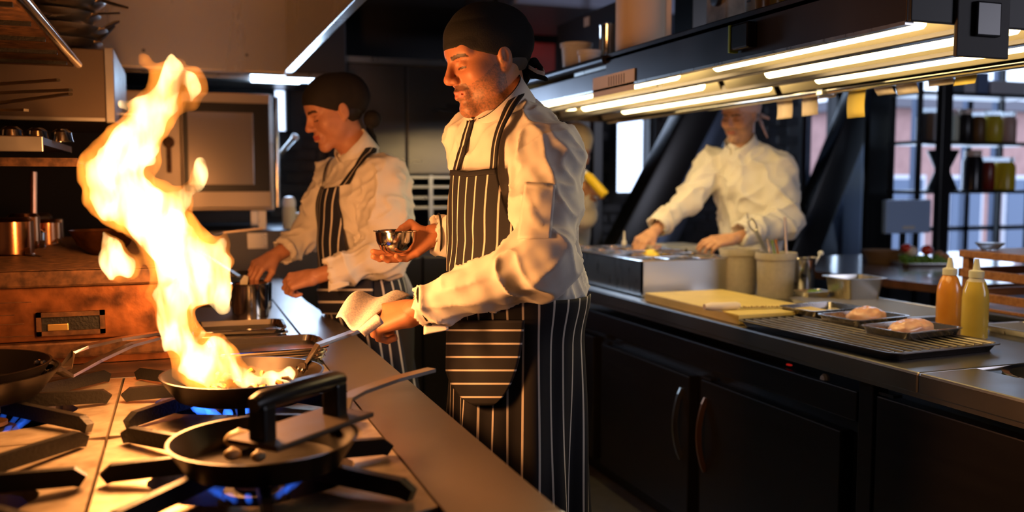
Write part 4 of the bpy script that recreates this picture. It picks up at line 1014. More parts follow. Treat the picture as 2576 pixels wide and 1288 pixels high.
    ribbon(None, [PX(1436, 740, 2.27), PX(1420, 900, 2.28), PX(1412, 1010, 2.28)], .010, CR, 0, 'waist_tie', WHITE, t, .002, 14)
    # bandana
    k = PX(1318, 165, 2.28)
    bandana(H, t, BANDANA, k, [(PX(1345, 158, 2.27), PX(1362, 172, 2.26)), (PX(1340, 185, 2.26), PX(1375, 200, 2.25)), (PX(1322, 195, 2.27), PX(1318, 215, 2.27))], bulge=.006)
    ribbon(None, [PX(1330, 168, 2.255), PX(1350, 180, 2.25), PX(1370, 186, 2.25), PX(1366, 176, 2.255)], .010, up, 0, 'bandana_lining', mat('bandana_lining', (.75, .62, .55), .8), t, .002, 10)
    # hair and sideburn under the bandana
    Hs = SDF(); Hs.ell(H.W(0, -.035, -.004), (.073, .078, .062), H.M); Hs.plane(H.W(0, -.005, 0), H.f); Hs.plane(H.W(0, -.02, -.045), -H.u)
    v, f = Hs.mesh(.005); mk('hair', v, f, mat('cropped_grey_hair', (.06, .045, .04), .6), t, None, True, None, None)
    # the steel bowl in his right hand
    bo = thing('mixing_bowl', 'small polished steel bowl held in the tall chef\'s hand', 'bowl', bc + V(0, 0, -.03))
    b0 = bc + V(0, 0, -.034)
    MB().lathe([(0, 0), (.026, .001), (.042, .012), (.052, .034), (.0545, .058), (.060, .060), (.060, .062), (.053, .061), (.049, .036), (.039, .014), (0, .004)], b0, n=48).build('bowl', CHROME, bo, smooth=True)
    # folded checked cloth round the pan handle
    cl = thing('kitchen_cloth', 'folded white checked cloth wrapped round the hot pan handle', 'cloth', PX(930, 800, 2.1))
    CLOTH = mat('checked_cloth', (.72, .66, .64), .85, noise=(.42, .42, .52), nscale=260)
    C0 = [PX(846, 800, 2.10), PX(925, 742, 2.20), PX(905, 832, 2.06), PX(1030, 738, 2.20)]
    def cloth(a, c):
        p = C0[0] * (1 - a) * (1 - c) + C0[1] * (1 - a) * c + C0[2] * a * (1 - c) + C0[3] * a * c; return p + V(0, 0, .022 * math.sin(math.pi * c) * (1 - a) + .008 * math.sin(7 * a + 3 * c)), (a * .12, c * .12)
    patch(None, cloth, 24, 24, 0, 'cloth_sheet', CLOTH, cl, .004)
    C1 = [PX(900, 830, 2.05), PX(948, 790, 2.04), PX(918, 846, 2.05), PX(965, 812, 2.03)]
    patch(None, lambda a, c: (C1[0] * (1 - a) * (1 - c) + C1[1] * (1 - a) * c + C1[2] * a * (1 - c) + C1[3] * a * c + nrm(V(-.2, -.9, .3)) * .012 * math.sin(math.pi * a), (a * .05, c * .06)), 10, 10, 0, 'cloth_fold', CLOTH, cl, .004)
build_chef()

# ------------------------------------------------------------------ woman at the steel pot
def build_woman():
    t = thing('person', 'woman in black head wrap, white jacket and striped apron bending over steel pot', 'person', (.72, 3.3, 0))
    fb = nrm(V(-.95, -.30, 0)); lb = V(.30, -.95, 0); up = V(0, 0, 1); lean_ = nrm(V(-.10, -.02, 1)); ax3 = np.array([lb, nrm(np.cross(lean_, lb)), lean_])
    if ax3[1] @ fb < 0: ax3[1] *= -1
    H = Head(PX(838, 281, 3.30), (-.916, -.174, -.36), sc=1.0, female=True)
    ns = PX(905, 408, 3.33)
    LS, LE, LW = PX(972, 455, 3.22), PX(975, 640, 3.16), PX(790, 697, 3.10)
    RS, RE, RW = PX(838, 448, 3.48), PX(775, 590, 3.46), PX(690, 645, 3.34)
    ch, be, hi = PX(905, 505, 3.33), PX(905, 620, 3.32), PX(912, 735, 3.34)
    T = SDF(); T.ell(ch, (.155, .115, .150), ax3); T.ell(be, (.145, .120, .15), ax3, .06); T.ell(hi, (.165, .125, .14), ax3, .06); T.ell(PX(860, 530, 3.30), (.11, .06, .08), ax3, .05)
    T.cap(LS, RS, .055, .055, .06); T.cap(ns, LS * .6 + ns * .4, .052, .05, .05); T.cap(ns, RS * .6 + ns * .4, .052, .05, .05)
    J = SDF(T.p); cuL = PX(832, 686, 3.115); cuR = PX(712, 634, 3.36)
    sleeve(J, LS, LE, cuL, .078, .070, .050); sleeve(J, RS, RE, cuR, .066, .056, .047)
    JS = SDF(J.p); cuff_cut(J, LE, cuL, .050); cuff_cut(J, RE, cuR, .047); J.ell(ns + V(-.025, -.01, .065), .05, None, .01, 's')
    v, f = J.mesh(.0065); jk = mk('jacket', v, f, WHITE, t, None, True, None, None)
    displace(jk, lambda P: creases(P, CR * .5 - up * .85, 16, 5, .016, 8.0) + creases(P, CR * .9 + up * .45, 22, 6, .010, 3.0) + np.exp(-(np.linalg.norm(P - LE, axis=1) / .13) ** 2) * .004 * np.sin(50 * (P @ nrm(LW - LE)) + 5 * vnoise(P * 7)))
    patch(None, lambda a, c: (PX(826 + 52 * a, 706 + (28 - 22 * a) * c + 4 * a, 3.08 - .02 * c), (a, c)), 8, 5, 0, 'cuff_tail', WHITE, jk, .003)
    collar(jk, ns + V(.002, 0, .010), ns + V(-.042, -.014, .070), .077, .069, fb, WHITE, False)
    S1 = SDF(); H.prims(S1); S1.cap(H.W(0, -.03, -.05), ns, .047, .052, .03); S1.cap(H.W(0, .005, -.08), ns + fb * .015, .03, .034, .03)
    c1_ = S1.mesh(.0030)
    S2 = SDF(); hand(S2, LW, nrm(PX(715, 712, 3.10) - LW), V(.1, .65, -.75), True, [(45, 60, 45), (50, 65, 50), (55, 70, 50), (60, 70, 50)], .95, (.7, .5, .4), (.85, -.1, .4), LW * .45 + LE * .55); c2_ = S2.mesh(.003)
    S3 = SDF(); hand(S3, RW, nrm(PX(640, 668, 3.28) - RW) + V(0, 0, -.1), V(-.35, .1, -.9), False, [(35, 40, 20), (38, 45, 25), (42, 48, 30), (48, 50, 30)], .93, (.7, .45, .5), (.8, .0, .6), RW * .5 + RE * .5); c3_ = S3.mesh(.003)
    S4 = SDF(); S4.ell(ch, (.13, .09, .14), ax3); S4.ell(be, (.12, .09, .15), ax3, .05); S4.ell(hi, (.14, .10, .13), ax3, .05); pel = V(hi[0] + .075, hi[1], .92); S4.cap(ns, ch, .045, .05, .04)
    for q in (-1, 1):
        hp = pel + lb * .085 * q; S4.cap(hp, V(hp[0], hp[1], .48), .07, .05, .05); S4.cap(V(hp[0], hp[1], .48), V(hp[0] + .02, hp[1], .08), .05, .034, .03)
    for a, b_, r in ((LS, LE, .04), (LE, LW, .032), (RS, RE, .04), (RE, RW, .032)): S4.cap(a, b_, r, r * .85, .03)
    c4_ = S4.mesh(.011); body_mesh(t, [c1_, c2_, c3_, c4_], lambda P: H.color(P, (.55, .26, .16), 0, lip=(.40, .08, .07)))
    S5 = SDF()
    for q in (-1, 1):
        hp = pel + lb * .085 * q; S5.cap(hp, V(hp[0], hp[1], .48), .072, .062, .06); S5.cap(V(hp[0], hp[1], .48), V(hp[0] + .02, hp[1], .07), .062, .055, .03)
        sh = SDF().cap(V(hp[0] + .04, hp[1], .042), V(hp[0] - .13, hp[1] - .03, .033), .042, .035, .02).plane((0, 0, .002), (0, 0, -1)); vv, ff = sh.mesh(.009); mk('shoe', vv, ff, BLACKP, t, None, True, None, None)
    v, f = S5.mesh(.011); mk('trousers', v, f, TROUSER, t, None, True, None, None)
    A = SDF(); A.ell(be, (.147, .123, .155), ax3); A.ell(hi, (.168, .13, .145), ax3, .06); A.cap(hi + V(.02, 0, -.02), V(hi[0] + .09, hi[1], .25), .148, .155, .05, fb, .82)
    AP = SDF(list(A.p) + T.p[:4]); z0, z1 = PX(830, 462, 3.25)[2], PX(830, 690, 3.25)[2]
    def bib(a, c):
        z = z0 + (z1 - z0) * c; hw = .085 + .075 * min(c * 1.2, 1) ** 1.4; s = (a - .5) * 2; k = min(max((z - be[2]) / (ch[2] - be[2]), 0), 1); ctr = be * (1 - k) + ch * k
        return V(ctr[0], ctr[1], z) + fb * (.19 - .05 * abs(s)) + lb * s * hw, (s * hw + .012 * c + .01, z)
    patch(AP, bib, 36, 36, .015, 'apron_bib', APRONB, t, .003, lambda P, T: fb[None] * (folds(P, 9, .009, 20, .003, (1, 1, .4))[:, None]))
    zt, zb = hi[2] + .10, .42
    def skirt(a, c):
        th = (a - .5) * 2 * 2.3; z = zt + (zb - zt) * c; d = fb * math.cos(th) + lb * math.sin(th); return V(hi[0] + .02 + .07 * c, hi[1], z) + d * .27, (th * .155, z)
    def drape(P, T):
        d = P - V(hi[0], hi[1], 0); d[:, 2] = 0; d /= np.linalg.norm(d, axis=1)[:, None] + 1e-9; dn = np.clip((hi[2] - P[:, 2]) / .5, 0, 1); th = T[:, 0] / .155
        return d * (.014 * dn * np.sin(th * 8 + 2 * dn) + .01 * dn)[:, None]
    sk = patch(A, skirt, 90, 44, .010, 'apron_skirt', APRONB, t, .003, drape)
    patch(A, lambda a, c: ((790 + 148 * a, 690 + 100 * c), ((a - .5) * .2, PX(860, 690 + 100 * c, 3.2)[2])), 20, 14, .024, 'apron_pocket', APRONBH, sk, .003, None, 2.4)
    ribbon(JS, [PX(868, 466, 3.20), PX(905, 415, 3.20), PX(930, 375, 3.24), PX(948, 352, 3.30)], .044, CR, .012, 'neck_strap', APRONS, t, .003, 22)
    ribbon(JS, [PX(797, 466, 3.34), PX(815, 432, 3.36), PX(836, 405, 3.38)], .022, CR, .012, 'neck_strap', APRONS, t, .003, 16)
    ribbon(None, [PX(985, 655, 3.36), PX(1010, 700, 3.38), PX(1030, 745, 3.40)], .05, CR, 0, 'tea_towel', WHITE, t, .004, 12)
    k = PX(936, 300, 3.36)
    bandana(H, t, mat('charcoal_cotton', (.011, .009, .009), .8, bump=.15, bscale=300), k, [(PX(930, 322, 3.35), PX(938, 345, 3.35), PX(950, 372, 3.35))], name='head_wrap', bulge=.028, zf=.052, slope=.66, kr=.034)
    Hs = SDF(); Hs.ell(H.W(0, -.03, -.012), (.074, .080, .06), H.M); Hs.plane(H.W(0, .000, 0), H.f); Hs.plane(H.W(0, -.02, -.055), -H.u); v, f = Hs.mesh(.005); mk('hair', v, f, HAIR, t, None, True, None, None)
build_woman()

# ------------------------------------------------------------------ chef in white behind the pass
def build_chef3():
    t = thing('person', 'man in plain white jacket and pale pink cap working behind the pass', 'person', (2.80, 4.0, 0))
    fb = nrm(V(-.93, -.36, 0)); lb = V(.36, -.93, 0); up = V(0, 0, 1); ax3 = np.array([lb, fb, up])
    H = Head(PX(1861, 290, 4.58), (-.90, -.40, -.26), roll=.05)
    ns = PX(1868, 385, 4.62)
    LS, LE, LW = PX(1962, 425, 4.55), PX(1975, 560, 4.48), PX(1842, 602, 4.33)
    RS, RE, RW = PX(1790, 415, 4.75), PX(1735, 505, 4.66), PX(1640, 588, 4.52)
    ch, be, hi = PX(1882, 470, 4.66), PX(1890, 580, 4.68), PX(1895, 690, 4.70)
    T = SDF(); T.ell(ch, (.195, .125, .18), ax3); T.ell(be, (.18, .13, .2), ax3, .06); T.ell(hi, (.185, .14, .14), ax3, .06); T.cap(LS, RS, .062, .062, .07); T.cap(ns, LS * .6 + ns * .4, .06, .055, .05); T.cap(ns, RS * .6 + ns * .4, .06, .055, .05)
    J = SDF(T.p); cuL = PX(1858, 590, 4.35); cuR = PX(1652, 572, 4.535)
    sleeve(J, LS, LE, cuL, .080, .068, .058); sleeve(J, RS, RE, cuR, .078, .062, .054); JS = SDF(J.p); cuff_cut(J, LE, cuL, .058); cuff_cut(J, RE, cuR, .054); J.ell(ns + V(-.02, -.02, .075), .056, None, .01, 's')
    v, f = J.mesh(.008); jk = mk('jacket', v, f, WHITE, t, None, True, None, None); displace(jk, lambda P: creases(P, CR * .6 - up * .8, 11, 3, .022, 4.0) + creases(P, CR * .9 + up * .6, 16, 4, .014, 6.0))
    collar(jk, ns + V(.002, .002, .012), ns + V(-.032, -.016, .070), .084, .074, fb, WHITE)
    patch(jk, lambda a, c: ((1818 + 3 * (c - .5), 388 + 170 * a), (a, c)), 16, 3, .001, 'placket', WHITE, jk, .003, None, 4.5)
    S1 = SDF(); H.prims(S1); S1.cap(H.W(0, -.028, -.055), ns, .054, .06, .03); S1.cap(H.W(0, .01, -.085), ns + fb * .02, .034, .038, .03); c1_ = S1.mesh(.0034)
    S2 = SDF(); hand(S2, LW, nrm(PX(1770, 612, 4.30) - LW), V(.05, .5, -.85), True, [(22, 30, 20), (25, 35, 25), (28, 40, 25), (32, 40, 25)], 1.03, (.75, .45, .4), (.9, 0, .3), LW * .4 + LE * .6); c2_ = S2.mesh(.0034)
    S3 = SDF(); hand(S3, RW, nrm(PX(1604, 612, 4.46) - RW), V(-.3, .1, -.9), False, [(35, 45, 30), (38, 45, 30), (42, 45, 30), (45, 45, 30)], 1.03, (.7, .5, .4), (.85, 0, .5), RW * .5 + RE * .5); c3_ = S3.mesh(.0034)
    S4 = SDF(); S4.ell(ch, (.15, .1, .16), ax3); S4.ell(be, (.14, .1, .18), ax3, .05); S4.ell(hi, (.14, .11, .13), ax3, .05); pel = V(hi[0], hi[1], .92); S4.cap(ns, ch, .05, .06, .04)
    for q in (-1, 1): hp = pel + lb * .09 * q; S4.cap(hp, V(hp[0], hp[1], .09), .07, .036, .05)
    for a, b_, r in ((LS, LE, .045), (LE, LW, .034), (RS, RE, .045), (RE, RW, .034)): S4.cap(a, b_, r, r * .85, .03)
    body_mesh(t, [c1_, c2_, c3_, S4.mesh(.012)], lambda P: H.color(P, (.62, .34, .22), .6))
    S5 = SDF()
    for q in (-1, 1): hp = pel + lb * .09 * q; S5.cap(hp, V(hp[0], hp[1], .05), .09, .06, .06)
    S5.plane((0, 0, .002), (0, 0, -1)); v, f = S5.mesh(.012); mk('trousers', v, f, TROUSER, t, None, True, None, None)
    bandana(H, t, PINKHAT, PX(1902, 285, 4.68), [(PX(1918, 292, 4.66), PX(1934, 298, 4.65)), (PX(1915, 310, 4.66), PX(1930, 345, 4.64))], name='cap', zf=.040, slope=.3)
    Hs = SDF(); Hs.ell(H.W(0, -.03, -.01), (.075, .082, .062), H.M); Hs.plane(H.W(0, .004, 0), H.f); Hs.plane(H.W(0, -.02, -.045), -H.u); v, f = Hs.mesh(.006); mk('hair', v, f, mat('brown_hair', (.06, .03, .015), .5), t, None, True, None, None)
build_chef3()

# ------------------------------------------------------------------ fourth cook, mostly hidden behind the tall chef
def build_chef4():
    t = thing('person', 'cook in cream cap squeezing a yellow bottle, half hidden behind the tall chef', 'person', (2.2, 5.05, 0))
    fb = nrm(V(.25, -.97, 0)); lb = V(.97, .25, 0); ax3 = np.array([lb, fb, V(0, 0, 1)])
    H = Head(PX(1446, 380, 5.40), (.35, -.85, -.35)); ns = PX(1430, 452, 5.45)
    LS, LE, LW = PX(1472, 480, 5.42), PX(1475, 545, 5.22), PX(1468, 470, 5.08)
    RS, RE, RW = PX(1372, 480, 5.48), PX(1370, 570, 5.3), PX(1436, 622, 5.0)
    ch, be, hi = PX(1422, 520, 5.48), PX(1422, 590, 5.48), PX(1422, 660, 5.48)
    J = SDF(); J.ell(ch, (.17, .115, .18), ax3); J.ell(be, (.16, .12, .18), ax3, .06); J.ell(hi, (.17, .13, .14), ax3, .06); J.cap(LS, RS, .058, .058, .06); J.cap(ns, ch, .06, .07, .05)
    cuL = LW - nrm(LW - LE) * .03; cuR = RW - nrm(RW - RE) * .04; sleeve(J, LS, LE, cuL, .070, .058, .048); sleeve(J, RS, RE, cuR, .07, .058, .05); cuff_cut(J, LE, cuL, .048); cuff_cut(J, RE, cuR, .05)
    v, f = J.mesh(.010); jk = mk('jacket', v, f, WHITE, t, None, True, None, None); displace(jk, lambda P: folds(P, 7, .010, 17, .003))
    collar(jk, ns, ns + V(0, -.02, .055), .072, .066, fb, WHITE, False)
    S1 = SDF(); H.prims(S1); S1.cap(H.W(0, -.028, -.055), ns, .052, .058, .03)
    bt0, bt1 = PX(1466, 428, 5.02), PX(1530, 500, 4.98); bd = nrm(bt1 - bt0)
    S2 = SDF(); hand(S2, LW, V(.95, -.1, -.12), V(.1, .9, -.25), True, [(25, 55, 35), (28, 58, 35), (30, 60, 35), (32, 60, 35)], 1.0, (.6, .6, .3), (.8, .1, .5), LW * .4 + LE * .6)
    S3 = SDF(); hand(S3, RW, nrm(PX(1500, 634, 4.9) - RW), V(0, .2, -.95), False, [(15, 20, 15)] * 4, 1.0, (.7, .5, .3), (.9, 0, .3), RW * .4 + RE * .6)
    S4 = SDF(); S4.ell(ch, (.14, .09, .16), ax3); S4.ell(hi, (.14, .1, .2), ax3, .05)
    for q in (-1, 1): hp = V(hi[0], hi[1], .92) + lb * .09 * q; S4.cap(hp, V(hp[0], hp[1], .09), .07, .036, .05)
    for a, b_ in ((LS, LE), (LE, LW), (RS, RE), (RE, RW)): S4.cap(a, b_, .04, .034, .03)
    body_mesh(t, [S1.mesh(.0045), S2.mesh(.004), S3.mesh(.004), S4.mesh(.014)], lambda P: H.color(P, (.58, .31, .2), .2))
    S5 = SDF()
    for q in (-1, 1): hp = V(hi[0], hi[1], .92) + lb * .09 * q; S5.cap(hp, V(hp[0], hp[1], .05), .09, .06, .06)
    S5.plane((0, 0, .002), (0, 0, -1)); v, f = S5.mesh(.014); mk('trousers', v, f, TROUSER, t, None, True, None, None)
    bandana(H, t, CREAMHAT, name='cap', zf=.040, slope=.10, extra=lambda S: S.ell(H.W(0, -.015, .085), (.088, .10, .085), H.M, .03))
    c = (bt0 + bt1) / 2
    b = thing('squeeze_bottle', 'yellow squeeze bottle tilted in the hidden cook\'s hand', 'bottle', c)
    MB().lathe([(0, .19), (.024, .188), (.027, .18), (.027, .06), (.018, .03), (.014, .025), (.014, .015), (0, .015)], bt0, bd, 24).build('bottle_body', YELLOWB, b, smooth=True)
    MB().lathe([(.016, .03), (.016, .012), (.006, .005), (.003, -.03), (0, -.03)], bt0, bd, 16).build('nozzle', mat('white_cap'), b, smooth=True)
build_chef4()

# ================================================================== FLAMES
FY = float(c1[1]) + .01
def fl(px, py, dy=0.0): return ONY(px, py, FY + dy)
K = 1.95 / F_PX
FLAMES = [
    [(540, 962, 42), (495, 915, 55), (468, 860, 46), (442, 800, 42), (445, 745, 52), (490, 705, 66), (470, 645, 72), (425, 590, 72), (372, 532, 70), (312, 492, 74), (292, 432, 66), (325, 372, 54), (362, 315, 46), (392, 268, 40), (418, 230, 34), (428, 196, 32), (447, 176, 24), (474, 192, 20), (486, 226, 17), (480, 256, 13), (456, 272, 7)],
    [(300, 480, 62), (252, 440, 40), (224, 418, 16)], [(480, 700, 66), (548, 735, 30), (565, 775, 10)], [(420, 560, 60), (450, 510, 26), (466, 468, 6)],
    [(262, 585, 5), (280, 625, 20), (290, 660, 28), (322, 668, 26), (335, 655, 12)], [(290, 660, 28), (282, 695, 10)], [(275, 520, 40), (235, 500, 14)],
    [(470, 935, 36), (540, 905, 50), (600, 945, 26), (655, 955, 14)], [(560, 905, 34), (550, 868, 10)], [(560, 945, 24), (628, 930, 10)], [(610, 950, 22), (680, 955, 16), (735, 940, 12), (762, 930, 4)],
    [(310, 262, 6), (350, 266, 18), (390, 262, 20)], [(540, 640, 26), (560, 612, 12), (566, 590, 3)], [(560, 690, 12), (578, 660, 4)], [(470, 640, 50), (520, 640, 32), (545, 660, 18)],
    [(372, 400, 34), (378, 350, 12)], [(492, 470, 8), (500, 440, 9), (503, 412, 2)], [(370, 158, 2), (362, 150, 6), (358, 145, 2)], [(415, 650, 40), (405, 740, 26), (432, 800, 20), (440, 830, 6)]]
t = thing('pan_flame', 'tall twisting orange and white flame leaping from the frying pan', 'flame', c1 + V(0, 0, .02))
def tongues(scale, seed, amp):
    S = SDF(); rr = random.Random(seed)
    for ch in FLAMES:
        P = [fl(a, b, .03 * math.sin(b * .013 + seed) ) for a, b, r in ch]; S.chain(P, [max(r * K * scale, .0022) for a, b, r in ch], .018, V(0, 1, 0), .62)
    def turb(P):
        q = P * np.array([24, 24, 11]) + seed; w = np.stack([vnoise(q * .6 + 4), vnoise(q * .6 + 9), vnoise(q * .6 + 15)], 1)
        return amp * (vnoise(q + w) + .5 * vnoise(q * 2.3 + w * 2))
    return S.mesh(.0042, extra=turb)
v, f = tongues(1.0, 3, .011); mk('outer_flame', v, f, flame_mat('orange_fire', (1.0, .27, .03), 42.0, 22.0, .35, 1.4), t, smooth=True, sharp=None)
v, f = tongues(.74, 11, .014); mk('hot_core', v, f, flame_mat('white_fire', (1.0, .62, .24), 95.0, 26.0, .2, 1.7), t, smooth=True, sharp=None)
for i, (px, py, w) in enumerate(((350, 450, 11), (440, 620, 14), (480, 860, 7))): lamp('flame_light', 'POINT', fl(px, py).tolist(), (1.0, .38, .105), w * FLAME_WATTS, .07)

# ================================================================== THE PASS COUNTER
CXF, CXB, CY0, CY1, CZ = 1.753, 2.64, .80, 4.45, .90
t = thing('pass_worktop', 'long dark stainless worktop of the pass with rounded front edge', 'worktop', (2.2, 2.6, .84))
hx0, hx1, hy0, hy1 = 1.945, 2.50, 1.10, 1.80
MB().box(CXF, CXB, hy1, CY1, .842, CZ, .007).build('top_slab', COUNTER, t)
MB().box(CXF, hx0, CY0, hy1 + .001, .842, CZ, .007).build('front_slab', COUNTER, t)
MB().box(hx1, CXB, CY0, hy1 + .001, .842, CZ, .007).build('rear_slab', COUNTER, t)
MB().box(CXF + .001, CXF + .012, CY0, CY1, .835, .85).build('edge_return', COUNTER, t)
bc_ = ONZ(2535, 950, .9); n = 40; R = .135; o = []; inn = []; v = []
cx, cy = (hx0 + hx1) / 2, (hy0 + hy1) / 2; bx, by = min(max(bc_[0], hx0 + R + .01), hx1 - R - .01), min(max(bc_[1], hy0 + R + .01), hy1 - R - .01)
for k in range(n):
    a = 2 * math.pi * (k + .5) / n; c, s = math.cos(a), math.sin(a)
    mx = min(((hx1 if c > 0 else hx0) - bx) / c if abs(c) > 1e-6 else 9, ((hy1 if s > 0 else hy0) - by) / s if abs(s) > 1e-6 else 9); v.append((bx + c * mx, by + s * mx, .892))
for k in range(n): a = 2 * math.pi * (k + .5) / n; v.append((bx + R * math.cos(a), by + R * math.sin(a), .892))
mk('inset_plate', v, [(k, (k + 1) % n, n + (k + 1) % n, n + k) for k in range(n)], BLACKP, t)
t = thing('bain_pot', 'round steel pot sunk into the dark worktop inset', 'pot', (bx, by, .75))
MB().lathe([(0, -.12), (R * .8, -.12), (R - .004, -.09), (R - .002, .0), (R + .012, .004), (R + .012, .007), (R - .006, .004), (R - .008, -.088), (R * .78, -.115), (0, -.115)], (bx, by, .892), n=48).build('pot_body', CHROME, t, smooth=True)
# refrigerated base
t = thing('fridge_base', 'dark steel refrigerated base under the pass worktop', 'fridge', (2.2, 2.6, 0))
MB().box(1.83, 2.60, CY0, CY1 - .02, .06, .74).build('body', BLACK, t)
MB().box(1.86, 2.58, CY0, CY1 - .05, 0, .06).build('plinth', BLACK, t)
MB().box(1.778, 1.80, 2.05, CY1 - .02, .708, .795, .004).build('top_band', DOORM, t)
MB().box(1.778, 1.83, 1.985, 2.042, .06, .834, .003).build('post', DOORM, t)
for y0, y1, z1, hy in ((3.80, 4.40, .672, None), (2.955, 3.715, .656, 3.005), (2.118, 2.872, .664, 2.835), (CY0, 1.978, .80, None)):
    d = MB().box(1.782, 1.828, y0, y1, .10, z1, .004).build('door', DOORM, t)
    if hy:
        pts = [V(1.782 - .030 * math.sin(math.pi * k / 12) ** .8 if 0 < k < 12 else 1.783, hy, .60 - .27 * k / 12) for k in range(13)]
        MB().strip(pts, .010, .004, (0, 1, 0)).build('handle', STEEL if hy > 2.9 else mat('coppery_handle', (.4, .2, .12), .35, .9), d)
    for zz in (.69,):
        MB().box(1.785, 1.815, y1 - .06, y1 - .005, z1 + .004, z1 + .012).build('hinge', STEELD, d)
kp = ONX(2075, 952, 1.80); tag(MB().lathe([(0, 0), (.013, .002), (.015, .012), (.010, .020), (0, .022)], kp + V(.01, 0, 0), (-1, 0, 0), 16).build('knob', mat('pale_knob', (.8, .6, .5), .4), loc=kp, smooth=True), 'small pale round knob in the gap under worktop', 'knob')
kp = ONX(1982, 918, 1.81); tag(MB().box(kp[0], kp[0] + .01, kp[1] - .009, kp[1] + .009, kp[2] - .002, kp[2] + .002).build('indicator_light', mat('dim_red_led', (.3, .01, .01), .4, emit=(1, .03, .02), es=.25), loc=kp), 'tiny red indicator light under the worktop edge', 'light')

# ---- things on the worktop
t = thing('prep_well', 'stainless prep well holding rows of ingredient pans', 'prep well', (2.05, 3.8, .9))
wx0, wx1, wy0, wy1, wz = 1.815, 2.275, 3.40, 4.28, 1.058
b = MB().box(wx0, wx1, wy0, wy0 + .008, .9, wz - .004).box(wx0, wx1, wy1 - .008, wy1, .9, wz - .004).box(wx0, wx0 + .008, wy0, wy1, .9, wz - .004).box(wx1 - .008, wx1, wy0, wy1, .9, wz - .004).box(wx0, wx1, wy0, wy1, .9, .908)
b.build('well_body', STEEL, t)
g = MB(); 
for x in np.linspace(wx0, wx1, 4): MB().box(x - .010, x + .010, wy0 - .004, wy1 + .004, wz - .006, wz, .002).build('frame_bar', CHROME, t)
for y in np.linspace(wy0, wy1, 6): MB().box(wx0 - .004, wx1 + .004, y - .010, y + .010, wz - .005, wz + .001, .002).build('frame_bar', CHROME, t)
MB().box(wx0, wx1 - .02, wy0 - .006, wy0, .903, .915).build('foot_strip', STEEL, t)
FC = [('chopped greens', (.2, .35, .06)), ('diced tomato', (.6, .1, .04)), ('grated cheese', (.85, .65, .2)), ('sliced onion', (.75, .62, .55)), ('dark olives', (.05, .03, .05)), ('cream sauce', (.8, .7, .55)), ('orange carrot', (.8, .33, .05)), ('brown mushrooms', (.3, .17, .08)), ('pale herbs', (.42, .5, .2)), ('yellow sweetcorn', (.85, .6, .08)), ('white beans', (.8, .75, .65)), ('purple cabbage', (.25, .06, .2)), ('red pepper', (.6, .05, .03)), ('chopped leek', (.5, .6, .3)), ('toasted nuts', (.45, .25, .1))]
k = 0; cw, cl_ = (wx1 - wx0) / 3, (wy1 - wy0) / 5
for i in range(3):
    for j in range(5):
        nm, c = FC[k]; p = V(wx0 + cw * (i + .5), wy0 + cl_ * (j + .5), wz - .09); q = thing('ingredient_pan', 'small steel insert pan of %s in the prep well' % nm, 'pan', p)
        rrect_prof(q, 'insert', p, cw / 2 - .012, cl_ / 2 - .012, .088, CHROME, rad=.015, flare=.003, rim=.003)
        S = SDF().ell(p + V(0, 0, .045), (cw / 2 - .016, cl_ / 2 - .016, .028)); vv, ff = S.mesh(.007, extra=lambda P: .006 * vnoise(P * 90)); mk('filling', vv, ff, mat('filling_%d' % k, c, .5), q, smooth=True); k += 1
# bits on the prep well
p = ONZ(1562, 628, wz); p = V(2.0, 4.20, wz)
def nozzle_bottle(label, c, r, h, mb, mn, fill=None, nz=.06, name='squeeze_bottle'):
    q = thing(name, label, 'bottle', c)
    prof = [(0, 0), (r * .94, 0), (r, .006), (r, h * .62), (r * .93, h * .74), (r * .7, h * .88), (r * .46, h * .95), (r * .46, h), (0, h)]
    MB().lathe(prof, c, n=32).build('bottle_body', mb, q, smooth=True)
    if fill: 
        fh, fm = fill; MB().lathe([(r * 1.004, .002), (r * 1.004, min(fh, h * .62))] if fh <= h * .62 else [(r * 1.004, .002), (r * 1.004, h * .62), (r * .935, h * .74), (r * .705, h * .88)], c, n=32).build('sauce', fm, q, smooth=True)
    MB().lathe([(r * .56, h - .012), (r * .58, h - .012), (r * .58, h + .008), (r * .3, h + .012), (r * .16, h + nz), (0, h + nz)], c, n=24).build('nozzle', mn, q, smooth=True)
    return q
bp = ONZ(1562, 622, wz); nozzle_bottle('small white nozzle bottle standing on far prep well edge', V(2.19, 4.30, CZ), .022, .17, mat('white_cap'), mat('white_cap'))
e = V(2.04, 3.60, wz + .002)
t = thing('tongs', 'black-tipped tongs lying across the prep well pans', 'tongs', e)
for q in (-1, 1): MB().strip([e + V(-.10, .10 + .02 * q, .006), e + V(-.02, .03 + .012 * q, .018), e + V(.07, -.06, .022)], .006, .0015).build('arm', STEELD, t)
MB().lathe([(0, -.01), (.010, 0), (0, .012)], e + V(.07, -.06, .022), n=12).build('pivot', BLACKP, t)
p = V(2.00, 3.66, wz - .03); tag(mk('cheese_wedge', *SDF().ell(p + V(0, 0, .02), (.04, .05, .035)).mesh(.006), mat('yellow_cheese', (.88, .68, .10), .5), None, p, True), 'pale yellow mound beside the tongs on prep well', 'food')
p = V(2.17, 3.95, wz); tag(MB().lathe([(0, 0), (.03, 0), (.045, .022), (.047, .024), (.043, .024), (.028, .004), (0, .004)], p, n=24).build('dip_bowl', mat('white_glaze', (.75, .7, .62), .3), loc=p, smooth=True), 'little white bowl beside the working chef\'s hand', 'bowl')
# white box behind the prep well
p = V(2.50, 4.30, CZ); tag(MB().box(2.36, 2.62, 4.15, 4.42, CZ, 1.055, .012).build('food_box', mat('white_box', (.62, .66, .74), .4), loc=p), 'white plastic box behind prep well by the chef', 'box')
